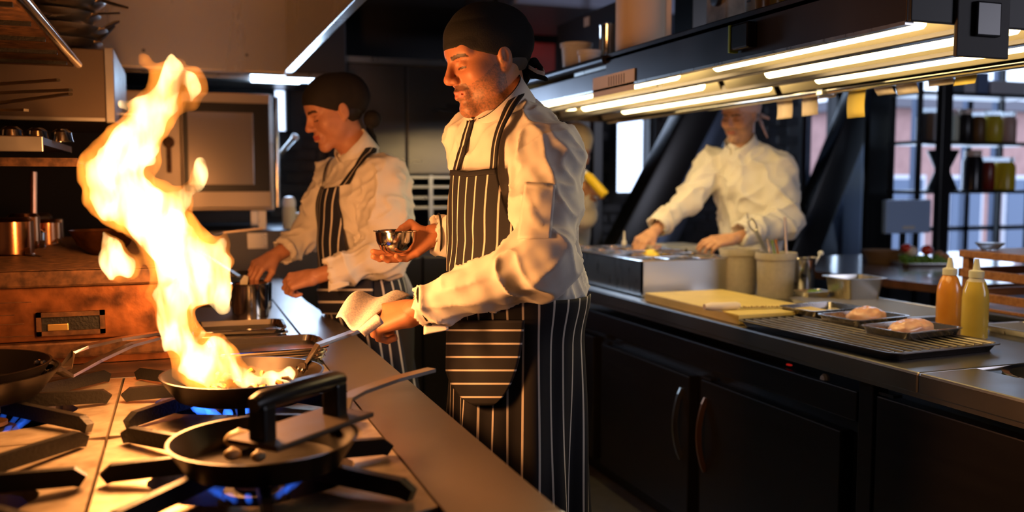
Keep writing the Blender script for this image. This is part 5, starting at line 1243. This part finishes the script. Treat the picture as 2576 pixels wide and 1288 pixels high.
# cutting board and knife
bz = .937
tag(MB().box(1.768, 2.135, 2.62, 3.285, .901, bz, .005).build('cutting_board', BOARD, loc=(1.95, 2.95, .9)), 'thick yellow cutting board on the worktop edge', 'cutting board')
k0, k1, k2 = ONZ(1772, 772, bz + .016), ONZ(1860, 768, bz + .014), ONZ(1968, 772, bz + .006)
t = thing('chef_knife', 'white-handled knife lying on the yellow cutting board', 'knife', (k0 + k1) / 2 * V(1, 1, 0) + V(0, 0, bz))
MB().tube([k0, k0 * .8 + k1 * .2, (k0 + k1) / 2, k0 * .1 + k1 * .9, k1], [.010, .0155, .0135, .0135, .009], 14).build('handle', mat('white_handle', (.80, .70, .64), .4), t, smooth=True)
d = nrm(k2 - k1); s = nrm(np.cross(V(0, 0, 1), d)); bl = [k1 + s * .012, k1 - s * .014, k1 * .4 + k2 * .6 - s * .014, k2]
MB().prism([V(q[0], q[1], bz + .004) for q in bl], V(0, 0, .0025)).build('blade', CHROME, t)
for i in range(14):
    pass
g = MB()
for i in range(26):
    q = k1 + (k2 - k1) * rnd.uniform(.05, .9) - s * rnd.uniform(-.014, .012); g.lathe([(0, 0), (rnd.uniform(.002, .004), .002), (0, .004)], (q[0], q[1], bz + .0065), n=6)
o = tag(g.build('crumbs', mat('brown_crumbs', (.3, .15, .05), .6), loc=(k1 + k2) / 2), 'brown crumbs stuck along the knife blade', 'crumbs'); o['kind'] = 'stuff'
q = ONZ(1880, 800, .905)
t = thing('temperature_probe', 'black probe with green button tucked under the tray', 'probe', q)
MB().tube([q + V(-.03, .05, .012), q + V(0, .0, .014), q + V(.05, -.02, .012)], [.010, .014, .010], 12).build('body', BLACKP, t, smooth=True)
MB().box(q[0] + .03, q[0] + .085, q[1] - .01, q[1] + .03, .901, .918, .004).build('display', mat('grey_box'), t)
MB().box(q[0] + .055, q[0] + .07, q[1] - .006, q[1] + .012, .918, .921).build('button', mat('lime', (.5, .6, .05), .4), t)
# roasting tray with wire rack
tc = V(1.975, 2.275, .901); rz = .06
t = thing('roasting_tray', 'flat steel tray with a barred rack holding small trays', 'tray', tc)
rrect_prof(t, 'tray_body', tc, .205, .335, .024, mat('aluminium', (.13, .11, .10), .38, 1.0, rnoise=.08, nscale=20), rz=rz, flare=.012, rim=.010, rad=.03)
ra, rb_ = V(math.cos(rz), math.sin(rz), 0), V(-math.sin(rz), math.cos(rz), 0)
RB = mat('rack_wire', (.62, .54, .44), .3, 1.0)
for k in range(12): x = -.185 + .37 * k / 11; MB().tube([tc + ra * x - rb_ * .318 + V(0, 0, .022), tc + ra * x + rb_ * .318 + V(0, 0, .023)], .0027, 6).build('rack_bar', RB, t, smooth=True)
for y in (-.31, 0, .31): MB().tube([tc - ra * .19 + rb_ * y + V(0, 0, .018), tc + ra * .19 + rb_ * y + V(0, 0, .018)], .0027, 6).build('rack_cross_bar', RB, t, smooth=True)
ALU = mat('small_tray_steel', (.40, .37, .35), .26, 1.0, rnoise=.08, nscale=30)
def rel(px, py, z): return ONZ(px, py, z)
tz = .927
T3 = ONZ(2292, 838, tz); T2 = ONZ(2172, 808, tz); T1 = ONZ(2068, 786, tz)
for c, lab in ((T3, 'small steel tray with the larger chicken breast nearest the bottles'), (T2, 'small steel tray with the chicken breast in the middle'), (T1, 'small empty steel tray next to the cutting board')):
    sheet_tray(lab, (c[0], c[1], tz), .120, .084, .022, ALU, .10, rad=.018, name='small_tray')
def chicken(label, c, L, Wd, Hh, a):
    ax = np.array([(math.cos(a), math.sin(a), 0), (-math.sin(a), math.cos(a), 0), (0, 0, 1)])
    S = SDF().ell(c + V(0, 0, Hh * .55), (L, Wd, Hh), ax).ell(c + ax[0] * L * .35 + V(0, 0, Hh * .5), (L * .6, Wd * .95, Hh * .85), ax, .02).ell(c - ax[0] * L * .55 + V(0, 0, Hh * .35), (L * .45, Wd * .6, Hh * .55), ax, .02).plane(c, (0, 0, -1))
    vv, ff = S.mesh(.0032, extra=lambda P: .0025 * vnoise(P * 70) + .003 * vnoise(P * np.array([30, 60, 30]))); return tag(mk('chicken_breast', vv, ff, CHICKEN, None, c, True), label, 'chicken')
cc = ONZ(2290, 838, tz + .003); chicken('larger raw chicken breast on the tray nearest the bottles', V(cc[0], cc[1], tz + .002), .086, .046, .027, .25)
cc = ONZ(2178, 806, tz + .003); chicken('raw pink chicken breast on the middle small tray', V(cc[0], cc[1], tz + .002), .070, .044, .029, .1)
# larger mesh trays behind
MESH = mat('tray_mesh', (.50, .43, .30), .4, .9)
for x0, x1, y0, y1, lab in ((2.275, 2.635, 2.44, 3.05, 'wide steel tray with fine mesh under the deep pan'), (2.44, 2.635, 1.62, 2.26, 'narrow steel mesh tray behind the squeeze bottles')):
    c = V((x0 + x1) / 2, (y0 + y1) / 2, .901); t = thing('mesh_tray', lab, 'tray', c); rrect_prof(t, 'tray_body', c, (x1 - x0) / 2 - .01, (y1 - y0) / 2 - .01, .022, STEEL, rad=.02, flare=.008, rim=.008); g = MB()
    for x in np.arange(x0 + .012, x1 - .012, .010): g.box(x, x + .003, y0 + .012, y1 - .012, .917, .920)
    for y in np.arange(y0 + .012, y1 - .012, .010): g.box(x0 + .012, x1 - .012, y, y + .003, .919, .922)
    g.build('mesh', MESH, t)['kind'] = 'stuff'
hp = ONZ(2158, 752, .923); c = V(hp[0] + .03, hp[1] + .06, .923)
t = thing('deep_pan', 'deep steel gastro pan standing on the mesh tray', 'pan', c)
rrect_prof(t, 'pan_body', c, .088, .080, .082, STEEL, rad=.025, flare=.010, rim=.016, rz=-.12)
gp = ONZ(2062, 745, .923); c = V(gp[0] - .02, gp[1] + .02, .923)
sheet_tray('shallow steel dish with chopped green herbs', tuple(c), .060, .045, .022, STEEL, -.1, rad=.015, name='herb_dish', cat='dish')
S = SDF().ell(c + V(.012, 0, .008), (.04, .03, .016)); vv, ff = S.mesh(.004, extra=lambda P: .006 * vnoise(P * 150)); tag(mk('chopped_herbs', vv, ff, GREEN, None, c, True), 'bright green chopped herbs in the shallow dish', 'herbs')
# crocks with tools
def crock(label, c, r, h):
    t = thing('utensil_crock', label, 'crock', c)
    MB().lathe([(0, 0), (r * .86, 0), (r * .90, .008), (r * .97, h - .03), (r * 1.05, h - .028), (r * 1.07, h - .015), (r * 1.05, h), (r * .95, h - .002), (r * .90, h - .03), (r * .80, .012), (0, .010)], c, n=44).build('crock_body', CERAMIC, t, smooth=True); return t
ca = ONZ(1962, 752, .9); ca = V(ca[0] + .02, ca[1] + .06, .9); crock('grey stoneware crock full of kitchen tools', ca, .082, .190)
cb = V(ca[0] - .055, ca[1] + .185, .9); crock('grey stoneware crock behind the tool crock', cb, .082, .195)
def tool(name, label, cat, px0, py0, px1, py1, w, parts):
    a = PX(px1, py1, w); b_ = PX(px0, py0, w); d = nrm(b_ - a); t = thing(name, label, cat, a); parts(t, a, b_, d); return t
wA = float((ca - CAM) @ CF)
def rod(m, r0=.005, r1=.006): return lambda t, a, b_, d: MB().tube([a - d * .12, a, (a + b_) / 2, b_], [r0, r0, r0, r1], 10).build('shaft', m, t, smooth=True)
tool('skewer_rod', 'straight steel rod standing upright in the crock', 'rod', 1975, 547, 1978, 628, wA, rod(STEEL, .006, .006))
def sc_(t, a, b_, d):
    s = nrm(np.cross(d, CF)); m = a * .45 + b_ * .55
    MB().strip([a - d * .12, a, m], .008, .002, CF).build('blade', STEEL, t)
    ring = [m + d * .022 + (d * math.cos(k * .35) * .028 + s * math.sin(k * .35) * .014) for k in range(19)]; MB().tube(ring, .0045, 8, False).build('loop', STEEL, t, smooth=True)
    MB().tube([m + d * .04 + s * .005, b_], [.004, .002], 8).build('tip', STEEL, t, smooth=True)
tool('kitchen_scissors', 'steel tool with an oval loop leaning in crock', 'scissors', 1878, 535, 1925, 628, wA, sc_)
for px, py, m, lab in ((1934, 600, STEEL, 'short steel handle beside the loop tool in crock'), (1945, 604, mat('green_handle', (.2, .3, .1), .5), 'short green handle in the tool crock'), (1954, 602, WOOD, 'short wooden handle in the tool crock')):
    tool('utensil', lab, 'utensil', px - 3, py, px + 2, 630, wA, rod(m, .005, .007))
pp = ONZ(2055, 727, .9); c = V(pp[0] - .01, pp[1] + .06, .9)
c = V(min(c[0], 2.56), min(c[1], 3.33), .9)
t = thing('steel_canister', 'tall steel canister behind the deep pan on worktop', 'canister', c)
MB().lathe([(0, 0), (.058, 0), (.060, .004), (.064, .150), (.070, .154), (.068, .157), (.060, .152), (.055, .006), (0, .005)], c, n=40).build('canister_body', CHROME, t, smooth=True)
q = PX(2065, 637, float((c - CAM) @ CF)); tag(MB().tube([V(c[0] + .012, c[1], c[2] + .02), q], [.004, .005], 8).lathe([(0, -.013), (.011, -.007), (.013, 0), (.011, .007), (0, .013)], q, n=14).build('ladle', mat('white_cap'), loc=q, smooth=True), 'white ball-ended ladle handle in the steel canister', 'ladle')
b1 = ONZ(2390, 826, .9); b2_ = ONZ(2450, 850, .9); b1 = V(b1[0] - .01, b1[1], .901); b2_ = V(b2_[0], b2_[1], .901)
nozzle_bottle('squeeze bottle filled with orange dressing beside the chicken trays', b1, .0385, .190, SAUCEO, LIDP, None, .045)
nozzle_bottle('squeeze bottle half filled with pale yellow oil', b2_, .0385, .200, BOTTLEW, LIDP, (.125, SAUCEY), .045)

# ================================================================== LAMP GANTRY
gx0, gx1, gy0, gy1, gz = 1.472, 2.335, 1.58, 4.72, 1.72
t = thing('heat_lamp_gantry', 'long dark steel lamp gantry hanging over the pass', 'gantry', (1.9, 3.1, gz))
GD = mat('gantry_steel', (.085, .075, .078), .34, .85, rnoise=.08, nscale=8)
MB().box(gx0, gx1, gy0, gy1, gz + .10, gz + .115, .002).build('shelf_top', STEELD, t)
MB().box(gx0, gx0 + .012, gy0, 3.05, gz + .004, gz + .128, .003).build('front_fascia', GD, t)
MB().box(gx0 + .004, gx0 + .014, 3.04, gy1, gz + .004, gz + .075, .003).build('front_fascia', GD, t)
MB().tube([(gx0 + .0, 3.05, gz + .108), (gx0, gy1, gz + .108)], .017, 12).build('shelf_edge', STEELD, t, smooth=True)
MB().box(gx0 + .008, gx0 + .016, 2.60, 3.35, gz + .078, gz + .092).build('light_slot', STEEL, t)
MB().box(gx1 - .012, gx1, gy0, gy1, gz + .0, gz + .10, .002).build('rear_fascia', GD, t)
MB().box(gx0, gx1, gy0 - .012, gy0, gz + .004, gz + .30, .003).build('end_fascia', BLACK, t)
MB().box(gx0, gx1, gy1 - .012, gy1, gz + .004, gz + .10).build('end_fascia', GD, t)
MB().box(gx0 - .004, gx0 + .02, gy0, gy1, gz - .002, gz + .006).build('lower_lip', STEEL, t)
REF = mat('reflector_steel', (.66, .58, .42), .45, .8)
for xa, xb in ((1.49, 1.72), (1.74, 2.00), (2.02, 2.25)):
    m = (xa + xb) / 2
    for yy0, yy1 in ((1.60, 3.06), (3.10, 4.68)):
        pr = [V(xa, yy0, gz + .012), V(xa + .03, yy0, gz + .075), V(xb - .03, yy0, gz + .075), V(xb, yy0, gz + .012), V(xb - .004, yy0, gz + .012), V(xb - .034, yy0, gz + .071), V(xa + .034, yy0, gz + .071), V(xa + .004, yy0, gz + .012)]
        MB().prism(pr, V(0, yy1 - yy0, 0)).build('reflector', REF, t)
for x in (1.73, 2.01): MB().box(x - .018, x + .018, gy0, gy1, gz + .006, gz + .04, .003).build('divider', GD, t)
tubes = [(1.605, 1.68, 2.52), (1.605, 2.78, 4.0), (1.87, 1.66, 2.62), (1.87, 3.05, 4.1), (2.135, 1.66, 2.7), (2.135, 3.0, 4.2)]
for x, y0, y1 in tubes: MB().tube([(x, y0, gz + .030), (x, y1, gz + .030)], 0.020, 12).build('lamp_tube', TUBE, t, smooth=True)
for x, y in ((1.56, 4.35), (1.70, 4.45), (1.9, 4.4)): MB().lathe([(0, 0), (.05, 0), (.045, .03), (0, .035)], (x, y, gz + .04), n=24).build('lamp_disc', TUBE, t, smooth=True)
MB().tube([(gx1 - .03, gy0 - .1, gz + .008), (gx1 - .03, gy1, gz + .008)], .016, 14).build('ticket_rail', CHROME, t, smooth=True)
MB().box(gx1 - .055, gx1 + .004, 2.86, 2.90, gz - .012, gz + .034, .006).build('rail_clamp', STEEL, t)
pn = ONY(2470, 30, gy0 - .013); 
sw = MB().box(pn[0] - .075, pn[0] + .075, gy0 - .020, gy0 - .010, pn[2] - .10, pn[2] + .10, .003).build('switch_panel', mat('panel_grey', (.05, .045, .045), .6), t)
MB().box(pn[0] - .03, pn[0] + .04, gy0 - .030, gy0 - .018, pn[2] - .055, pn[2] + .02, .004).build('switch_box', BLACKP, sw)
for x, y in ((1.55, 1.75), (2.25, 1.75), (1.55, 4.5), (2.25, 4.5)): MB().tube([(x, y, gz + .11), (x, y, 3.2)], .012, 10).build('hanger_rod', BLACKP, t, smooth=True)
a, c = ONX(1492, 205, gx0 - .003), ONX(1596, 205, gx0 - .003); zt, zb = ONX(1545, 185, gx0)[2], ONX(1545, 236, gx0)[2]
t = thing('paper_note', 'creased white note taped to the gantry edge', 'note', (gx0 - .003, (a[1] + c[1]) / 2, zb))
MB().box(gx0 - .004, gx0 - .002, c[1], a[1], zb, zt).build('sheet', PAPERW, t)
for k in range(7): y = c[1] + (a[1] - c[1]) * (.22 + .06 * k); MB().box(gx0 - .0046, gx0 - .0041, y, y + .006, zb + .03, zt - .008).build('ink_mark', INK, t)
a = ONX(1872, 92, gx0 - .01)
t = thing('gantry_clip', 'black box with lime green edge clipped to the gantry', 'clip', a)
MB().box(gx0 - .030, gx0 - .001, a[1] - .045, a[1] + .040, a[2] - .035, a[2] + .035, .006).build('clip_body', BLACKP, t)
MB().box(gx0 - .032, gx0 - .004, a[1] + .036, a[1] + .046, a[2] - .040, a[2] + .036, .002).build('lime_edge', mat('lime'), t)
# order tickets hanging from the rail
for i, (x0, x1, y1, yel, lab) in enumerate(((1952, 1990, 298, 0, 'narrow white order ticket at the far end of rail'), (2012, 2052, 291, 0, 'curling white order ticket second from far rail end'), (2062, 2107, 247, 0, 'short white order ticket left of the long yellow one'), (2136, 2180, 296, 1, 'long yellow order ticket hanging from the rail'), (2202, 2246, 239, 0, 'short white order ticket right of the long yellow one'), (2254, 2306, 236, 0, 'square white order ticket between the short ones'), (2328, 2390, 215, 0, 'wide white order ticket next to the short yellow one'), (2396, 2450, 213, 1, 'short yellow order ticket near rail end'))):
    xr = gx1 + .006; a, c = ONX(x0, 230, xr), ONX(x1, 230, xr); zb = ONX((x0 + x1) / 2, y1, xr)[2]; zt = gz + .02; v = []; crv = (.0, .02, .0, .004, .012, .0, .004, .002)[i]
    for k in range(7):
        s = k / 6; z = zt + (zb - zt) * s
        for y in (a[1], c[1]): v.append((xr + .010 * math.sin(s * 2.4 + i), y - crv * s * s, z))
    o = mk('order_ticket', v, grid_faces(7, 2), PAPERY if yel else PAPER, None, (xr, (a[1] + c[1]) / 2, zt), True, None, None); solidify(o, .0006); tag(o, lab, 'ticket')

# ---- things on the gantry shelf
SZ = gz + .116
def on_shelf(px, py_top, x): q = ONX(px, py_top, x); return V(q[0], q[1], SZ), float(q[2]) - SZ, float((q - CAM) @ CF)
def tub(label, px, pt, x, wpx, food=None):
    c, h, w = on_shelf(px, pt, x); r = wpx / F_PX * w / 2; t = thing('plastic_tub', label, 'tub', c)
    MB().lathe([(0, 0), (r * .84, 0), (r * .96, h - .018), (r * 1.06, h - .016), (r * 1.06, h), (r * .98, h), (r * .92, h - .01), (r * .80, .004), (0, .004)], c, n=32).build('tub_body', mat('frosted_tub', (.82, .82, .80), .35, trans=.35, ior=1.15), t, smooth=True)
    if food: MB().lathe([(0, .005), (r * .78, .005), (r * .83, h * .4), (0, h * .42)], c, n=24).build('filling', food, t, smooth=True)
tub('tall frosted plastic tub with orange filling on the gantry', 1450, 110, 1.62, 78, mat('orange_filling', (.6, .3, .08), .5))
tub('short frosted plastic tub beside the tall one on gantry', 1482, 128, 1.56, 58)
c, h, w = on_shelf(1531, 62, 1.70); r = 40 / F_PX * w / 2 * 1.15
t = thing('steel_cylinder', 'tall steel canister between tubs and the beige roll', 'canister', c); MB().lathe([(0, 0), (r, 0), (r, h - .01), (r * 1.06, h - .006), (r * 1.06, h), (r * .95, h), (r * .92, .005), (0, .005)], c, n=32).build('canister_body', CHROME, t, smooth=True)
c, h, w = on_shelf(1612, -60, 1.75); r = 124 / F_PX * w / 2
t = thing('paper_roll', 'tall beige paper roll standing on the gantry shelf', 'roll', c)
MB().lathe([(0, 0), (r, 0), (r, h), (r * .3, h), (r * .3, .01), (0, .01)], c, n=48).build('roll_body', BEIGE, t, smooth=True)
MB().obox(c + V(r * .80 * CR[0], r * .8 * CR[1] - .02, h / 2), CR * r * .30, V(0, .012, 0), V(0, 0, h / 2)).build('loose_edge', BEIGE, t)
a = ONX(1398, 70, 2.0); c = ONX(1556, 60, 2.0)
t = thing('equipment_box', 'dark equipment box with a small white sticker on the gantry', 'box', (2.05, (a[1] + c[1]) / 2, SZ))
MB().box(1.98, 2.20, c[1], min(a[1], gy1), SZ, a[2], .006).build('box_body', mat('dark_blue_grey', (.06, .065, .085), .4, .4), t)
st = ONX(1476, 50, 1.979); st = ONX(1476, 62, 1.979); MB().box(1.977, 1.9805, st[1] - .03, st[1] + .03, a[2] - .065, a[2] - .02).build('sticker', PAPERW, t)
MB().box(1.975, 1.981, st[1] + .10, st[1] + .2, SZ + .02, SZ + .09).build('vent', BLACKP, t)
c, h, w = on_shelf(1830, -40, 2.1)
t = thing('speckled_machine', 'stained grey machine housing on the gantry shelf', 'machine', c)
MB().box(c[0] - .06, c[0] + .06, c[1] - .09, c[1] + .06, SZ, SZ + h, .008).build('housing', mat('stained_grey', (.30, .27, .22), .6, noise=(.12, .10, .08), nscale=18), t)
MB().lathe([(0, 0), (.03, 0), (.028, .02), (0, .024)], (c[0] - .06, c[1] - .03, SZ + h * .8), (-1, 0, 0), 20).build('dial', STEELD, t, smooth=True)
c, h, w = on_shelf(1730, -60, 2.1); tag(MB().box(c[0] - .02, c[0] + .1, c[1] - .075, c[1] + .075, SZ, 3.2, .004).build('hanging_post', BLACKP, loc=c), 'wide black hanging post above the gantry shelf', 'post')
c, h, w = on_shelf(1905, -25, 1.60)
def jar(label, c, r, h, mb, lid, name='jar', labelled=False, cat='jar', ml=None):
    t = thing(name, label, cat, c); MB().lathe([(0, 0), (r * .95, 0), (r, .005), (r, h * .72), (r * .8, h * .84), (r * .8, h * .86), (0, h * .86)], c, n=24).build('jar_body', mb, t, smooth=True)
    MB().lathe([(0, h * .85), (r * .84, h * .85), (r * .84, h), (0, h)], c, n=24).build('lid', lid, t, smooth=True)
    if labelled:
        for q in range(1):
            vv = []; 
            for k in range(9):
                aa = math.pi + .35 + (k - 4) * .16; 
                for z in (h * .42, h * .60): vv.append((c[0] + (r + .001) * math.cos(aa), c[1] + (r + .001) * math.sin(aa), c[2] + z))
            lb_ = mk('paper_label', vv, grid_faces(9, 2), PAPERW, t, None, True)
            MB().obox((c[0] + (r + .002) * math.cos(math.pi + .35), c[1] + (r + .002) * math.sin(math.pi + .35), c[2] + h * .51), V(.0005, 0, 0), V(0, r * .45, 0), V(0, 0, .003)).build('ink_line', INK, lb_)
    return t
c, h, w = on_shelf(1898, -40, 1.62); jar('clear labelled jar beside the amber one on gantry', c, .026, .155, BOTTLEW, LIDP, labelled=True)
c, h, w = on_shelf(1926, -40, 1.58); jar('amber sauce jar with a white label on the gantry', c, .028, .150, SAUCEO, LIDP, labelled=True)
c, h, w = on_shelf(1962, -40, 1.60); jar('olive oil jar behind the amber jar on gantry', c, .028, .155, mat('olive_oil', (.35, .26, .03), .2), LIDP)
for px, x, rr, lab in ((1700, 1.56, .022, 'pale crumpled paper scrap lying on gantry shelf'), (1770, 1.53, .03, 'flat pinkish paper pad on the gantry shelf edge')):
    q, h, w = on_shelf(px, 60, x); q = V(x, q[1], SZ); S = SDF().ell(q + V(0, 0, .012), (.025, rr * 1.6, .014)); vv, ff = S.mesh(.005, extra=lambda P: .004 * vnoise(P * 60)); tag(mk('paper_scrap', vv, ff, PAPER, None, q, True), lab, 'paper')

# ================================================================== DINING-ROOM SIDE
t = thing('serving_table', 'dark glossy wooden table behind the pass', 'table', (4.2, 4.2, 0))
MB().prism([V(3.38, 3.30, .86), V(5.3, 3.30, .86), V(5.3, 4.98, .86), V(3.6, 4.98, .86), V(3.25, 4.2, .86)], V(0, 0, .04)).build('table_top', TABLEW, t)
for x, y in ((3.55, 3.45), (5.1, 3.45), (5.1, 4.85), (3.75, 4.85)): MB().box(x - .03, x + .03, y - .03, y + .03, 0, .86).build('leg', BLACKP, t)
MB().box(3.5, 5.2, 3.40, 3.43, .74, .86).build('apron_rail', mat('pale_blue_panel', (.25, .27, .36), .4), t)
vc = ONZ(2318, 668, .9)
sheet_tray('steel tray piled with vegetables on the dark table', (vc[0], vc[1], .901), .155, .10, .02, STEEL, -.3, name='vegetable_tray')
def blob(name, label, cat, px, py, r, m, sq=.9, amp=.0):
    q = PX(px, py, float((vc - CAM) @ CF)); S = SDF().ell(q, (r, r, r * sq)); vv, ff = S.mesh(r / 9, extra=(lambda P: amp * vnoise(P * 45)) if amp else None); return tag(mk(name, vv, ff, m, None, q - V(0, 0, r * sq), True), label, cat)
blob('tomato', 'red tomato on top of the vegetable tray', 'tomato', 2332, 629, .034, TOMATO); blob('onion', 'white onion half beside the red tomato', 'onion', 2292, 632, .036, ONION); blob('tomato', 'dark red tomato behind the white onion', 'tomato', 2280, 624, .030, TOMATO)
S = SDF()
for k in range(9): q = PX(2275 + 13 * k, 650 + 4 * (k % 3), float((vc - CAM) @ CF)); S.ell(q, (.03, .03, .02), None, .015)
vv, ff = S.mesh(.006, extra=lambda P: .014 * vnoise(P * 55) + .008 * vnoise(P * 120)); tag(mk('salad_leaves', vv, ff, GREEN, None, vc, True), 'heap of dark green leaves on the vegetable tray', 'salad')
for k, (px, py) in enumerate(((2362, 640), (2378, 646))): blob('shallot', 'brownish shallot at the end of the vegetable tray', 'shallot', px, py, .026, mat('shallot_skin', (.45, .22, .12), .4))['group'] = 'shallots on the vegetable tray'
q = PX(2375, 640, 5.1); t = thing('bread_basket', 'low woven basket behind the vegetables', 'basket', (vc[0], vc[1] + .22, .9)); MB().lathe([(0, 0), (.10, 0), (.13, .07), (.135, .075), (.12, .07), (.09, .01), (0, .01)], (vc[0] - .05, vc[1] + .24, .9), n=28).build('basket_body', mat('wicker', (.3, .18, .1), .7, bump=.5, bscale=80), t, smooth=True)
# wooden crates on a dark cabinet
cr = PX(2412, 628, 3.75); tx, ty, tzp = float(cr[0]), float(cr[1]), float(cr[2])
t = thing('side_cabinet', 'dark cabinet under the wooden crates', 'cabinet', (tx + .4, ty - .3, 0)); MB().box(tx - .02, tx + 1.0, ty - .75, ty + .02, 0, tzp - .26).build('body', mat('pale_blue_panel'), t); MB().box(tx - .04, tx + 1.02, ty - .77, ty + .04, tzp - .26, tzp - .235, .003).build('top', STEELD, t)
t = thing('wooden_crate', 'slatted oiled wooden crate at the end of the counter', 'crate', (tx + .3, ty - .3, tzp - .235))
MB().box(tx, tx + .9, ty - .7, ty, tzp - .03, tzp, .004).build('top_board', WOOD, t)
for z in (tzp - .11, tzp - .20):
    MB().box(tx, tx + .012, ty - .7, ty, z, z + .035, .002).build('slat', WOOD, t); MB().box(tx, tx + .9, ty - .7, ty - .688, z, z + .035, .002).build('slat', WOOD, t); MB().box(tx, tx + .9, ty - .012, ty, z, z + .035, .002).build('slat', WOOD, t)
for x, y in ((tx + .012, ty - .69), (tx + .012, ty - .04), (tx + .85, ty - .69), (tx + .85, ty - .04)): MB().box(x, x + .03, y, y + .03, tzp - .235, tzp - .03).build('corner_post', WOOD, t)
MB().box(tx + .012, tx + .88, ty - .68, ty - .02, tzp - .235, tzp - .225).build('floor_board', WOOD, t)
q = V(tx + .10, ty - .06, tzp); tag(MB().lathe([(0, 0), (.03, 0), (.055, .028), (.056, .030), (.052, .028), (.028, .004), (0, .004)], q, n=28).build('glass_bowl', mat('thin_glass', (.5, .5, .52), .1, trans=.9, ior=1.1), loc=q, smooth=True), 'clear glass bowl on the wooden crate', 'bowl')
# jar rack in front of the street window
RY = 5.25
def rx(px): return float(ONY(px, 400, RY)[0])
def rzz(px, py): return float(ONY(px, py, RY)[2])
t = thing('jar_rack', 'black metal shelf rack of jars before the street window', 'rack', (rx(2410), RY, 0))
for px in (2276, 2552): 
    for dy in (-.13, .13): MB().box(rx(px) - .014, rx(px) + .014, RY + dy - .014, RY + dy + .014, 0, 2.35).build('upright', FRAMEB, t)
SH = [rzz(2410, 478), rzz(2410, 358), rzz(2410, 238), rzz(2410, 700)]
for z in SH: MB().box(rx(2270), rx(2560), RY - .15, RY + .15, z - .025, z, .003).build('shelf_board', FRAMEB, t)
GL = mat('clear_jar_glass', (.75, .8, .85), .15, trans=.5, ior=1.2)
def rj(px0, px1, ptop, shelf, m, lab, lid=None):
    c = V(rx((px0 + px1) / 2), RY - .02, SH[shelf]); r = (rx(px1) - rx(px0)) / 2 * .94; jar(lab, c, r, max(rzz(px0, ptop) - SH[shelf], .05), m, lid or GL)
rj(2303, 2346, 272, 1, mat('milk_white', (.55, .58, .62), .3), 'large milky jar at the rack post'); rj(2386, 2402, 280, 1, mat('pale_cream', (.7, .66, .5), .4), 'slim cream jar on the upper rack shelf', ONION)
rj(2402, 2434, 275, 1, mat('black_beans', (.015, .012, .012), .3), 'jar of black beans on the upper rack shelf', ONION); rj(2434, 2466, 282, 1, mat('brown_spice', (.14, .07, .02), .4), 'jar of brown spice on the upper rack shelf')
rj(2468, 2506, 280, 1, mat('yellow_pickle', (.6, .48, .03), .3), 'jar of yellow pickle on the upper rack shelf'); rj(2508, 2542, 282, 1, mat('pink_pickle', (.55, .38, .34), .4), 'jar of pale pink pickle on the upper rack shelf')
rj(2422, 2462, 378, 0, mat('soy_black', (.012, .01, .014), .2), 'black sauce bottle on the lower rack shelf', ONION); rj(2464, 2494, 395, 0, mat('red_sauce', (.2, .02, .012), .25), 'jar of dark red sauce on the lower rack shelf'); rj(2496, 2542, 396, 0, mat('yellow_oil_jar', (.68, .5, .02), .25), 'wide jar of yellow oil on the lower rack shelf')
for px0, px1, pt, m, lab in ((2392, 2420, 195, mat('white_box'), 'white carton at left of the top rack shelf'), (2424, 2452, 185, mat('blue_carton', (.15, .22, .4), .5), 'blue carton on the top rack shelf'), (2458, 2545, 205, mat('white_box'), 'folded white linen on the top rack shelf')):
    tag(MB().box(rx(px0), rx(px1), RY - .1, RY + .1, SH[2], max(rzz(px0, pt), SH[2] + .04), .006).build('carton', m, loc=(rx(px0), RY, SH[2])), lab, 'carton')
t = thing('table_lamp', 'black hourglass lamp with a glowing face on the rack', 'lamp', (rx(2362), RY - .02, SH[0]))
hh_ = rzz(2362, 378) - SH[0]; MB().lathe([(0, 0), (.11, 0), (.05, hh_ * .5), (.11, hh_ * .98), (.1, hh_), (.045, hh_ * .5), (0, .01)], (rx(2366), RY - .02, SH[0]), n=28).build('lamp_body', FRAMEB, t, smooth=True)
MB().lathe([(0, 0), (.07, 0), (.07, .012), (0, .014)], (rx(2366), RY - .02, SH[0] + hh_ * .75), n=24).build('glowing_bulb', mat('warm_bulb', (1, .8, .5), .5, emit=(1, .75, .3), es=4), t, smooth=True)
a, c = ONY(2222, 588, 4.95), ONY(2338, 502, 4.95)
t = thing('order_screen', 'pale blue back of an order screen on a stand', 'screen', (float(a[0] + c[0]) / 2, 5.0, .9))
MB().box(a[0], c[0], 4.93, 4.97, a[2], c[2], .008).build('screen_back', BLUEBOARD, t)
xm = (a[0] + c[0]) / 2; MB().box(xm - .05, xm + .05, 4.925, 4.931, a[2] + .03, a[2] + .05).build('sticker', PAPERW, t); MB().box(xm - .02, xm + .02, 4.97, 4.99, .9, c[2] - .05).build('stand', FRAMEB, t); MB().box(xm - .09, xm + .09, 4.92, 5.06, .9, .915, .003).build('base', FRAMEB, t)
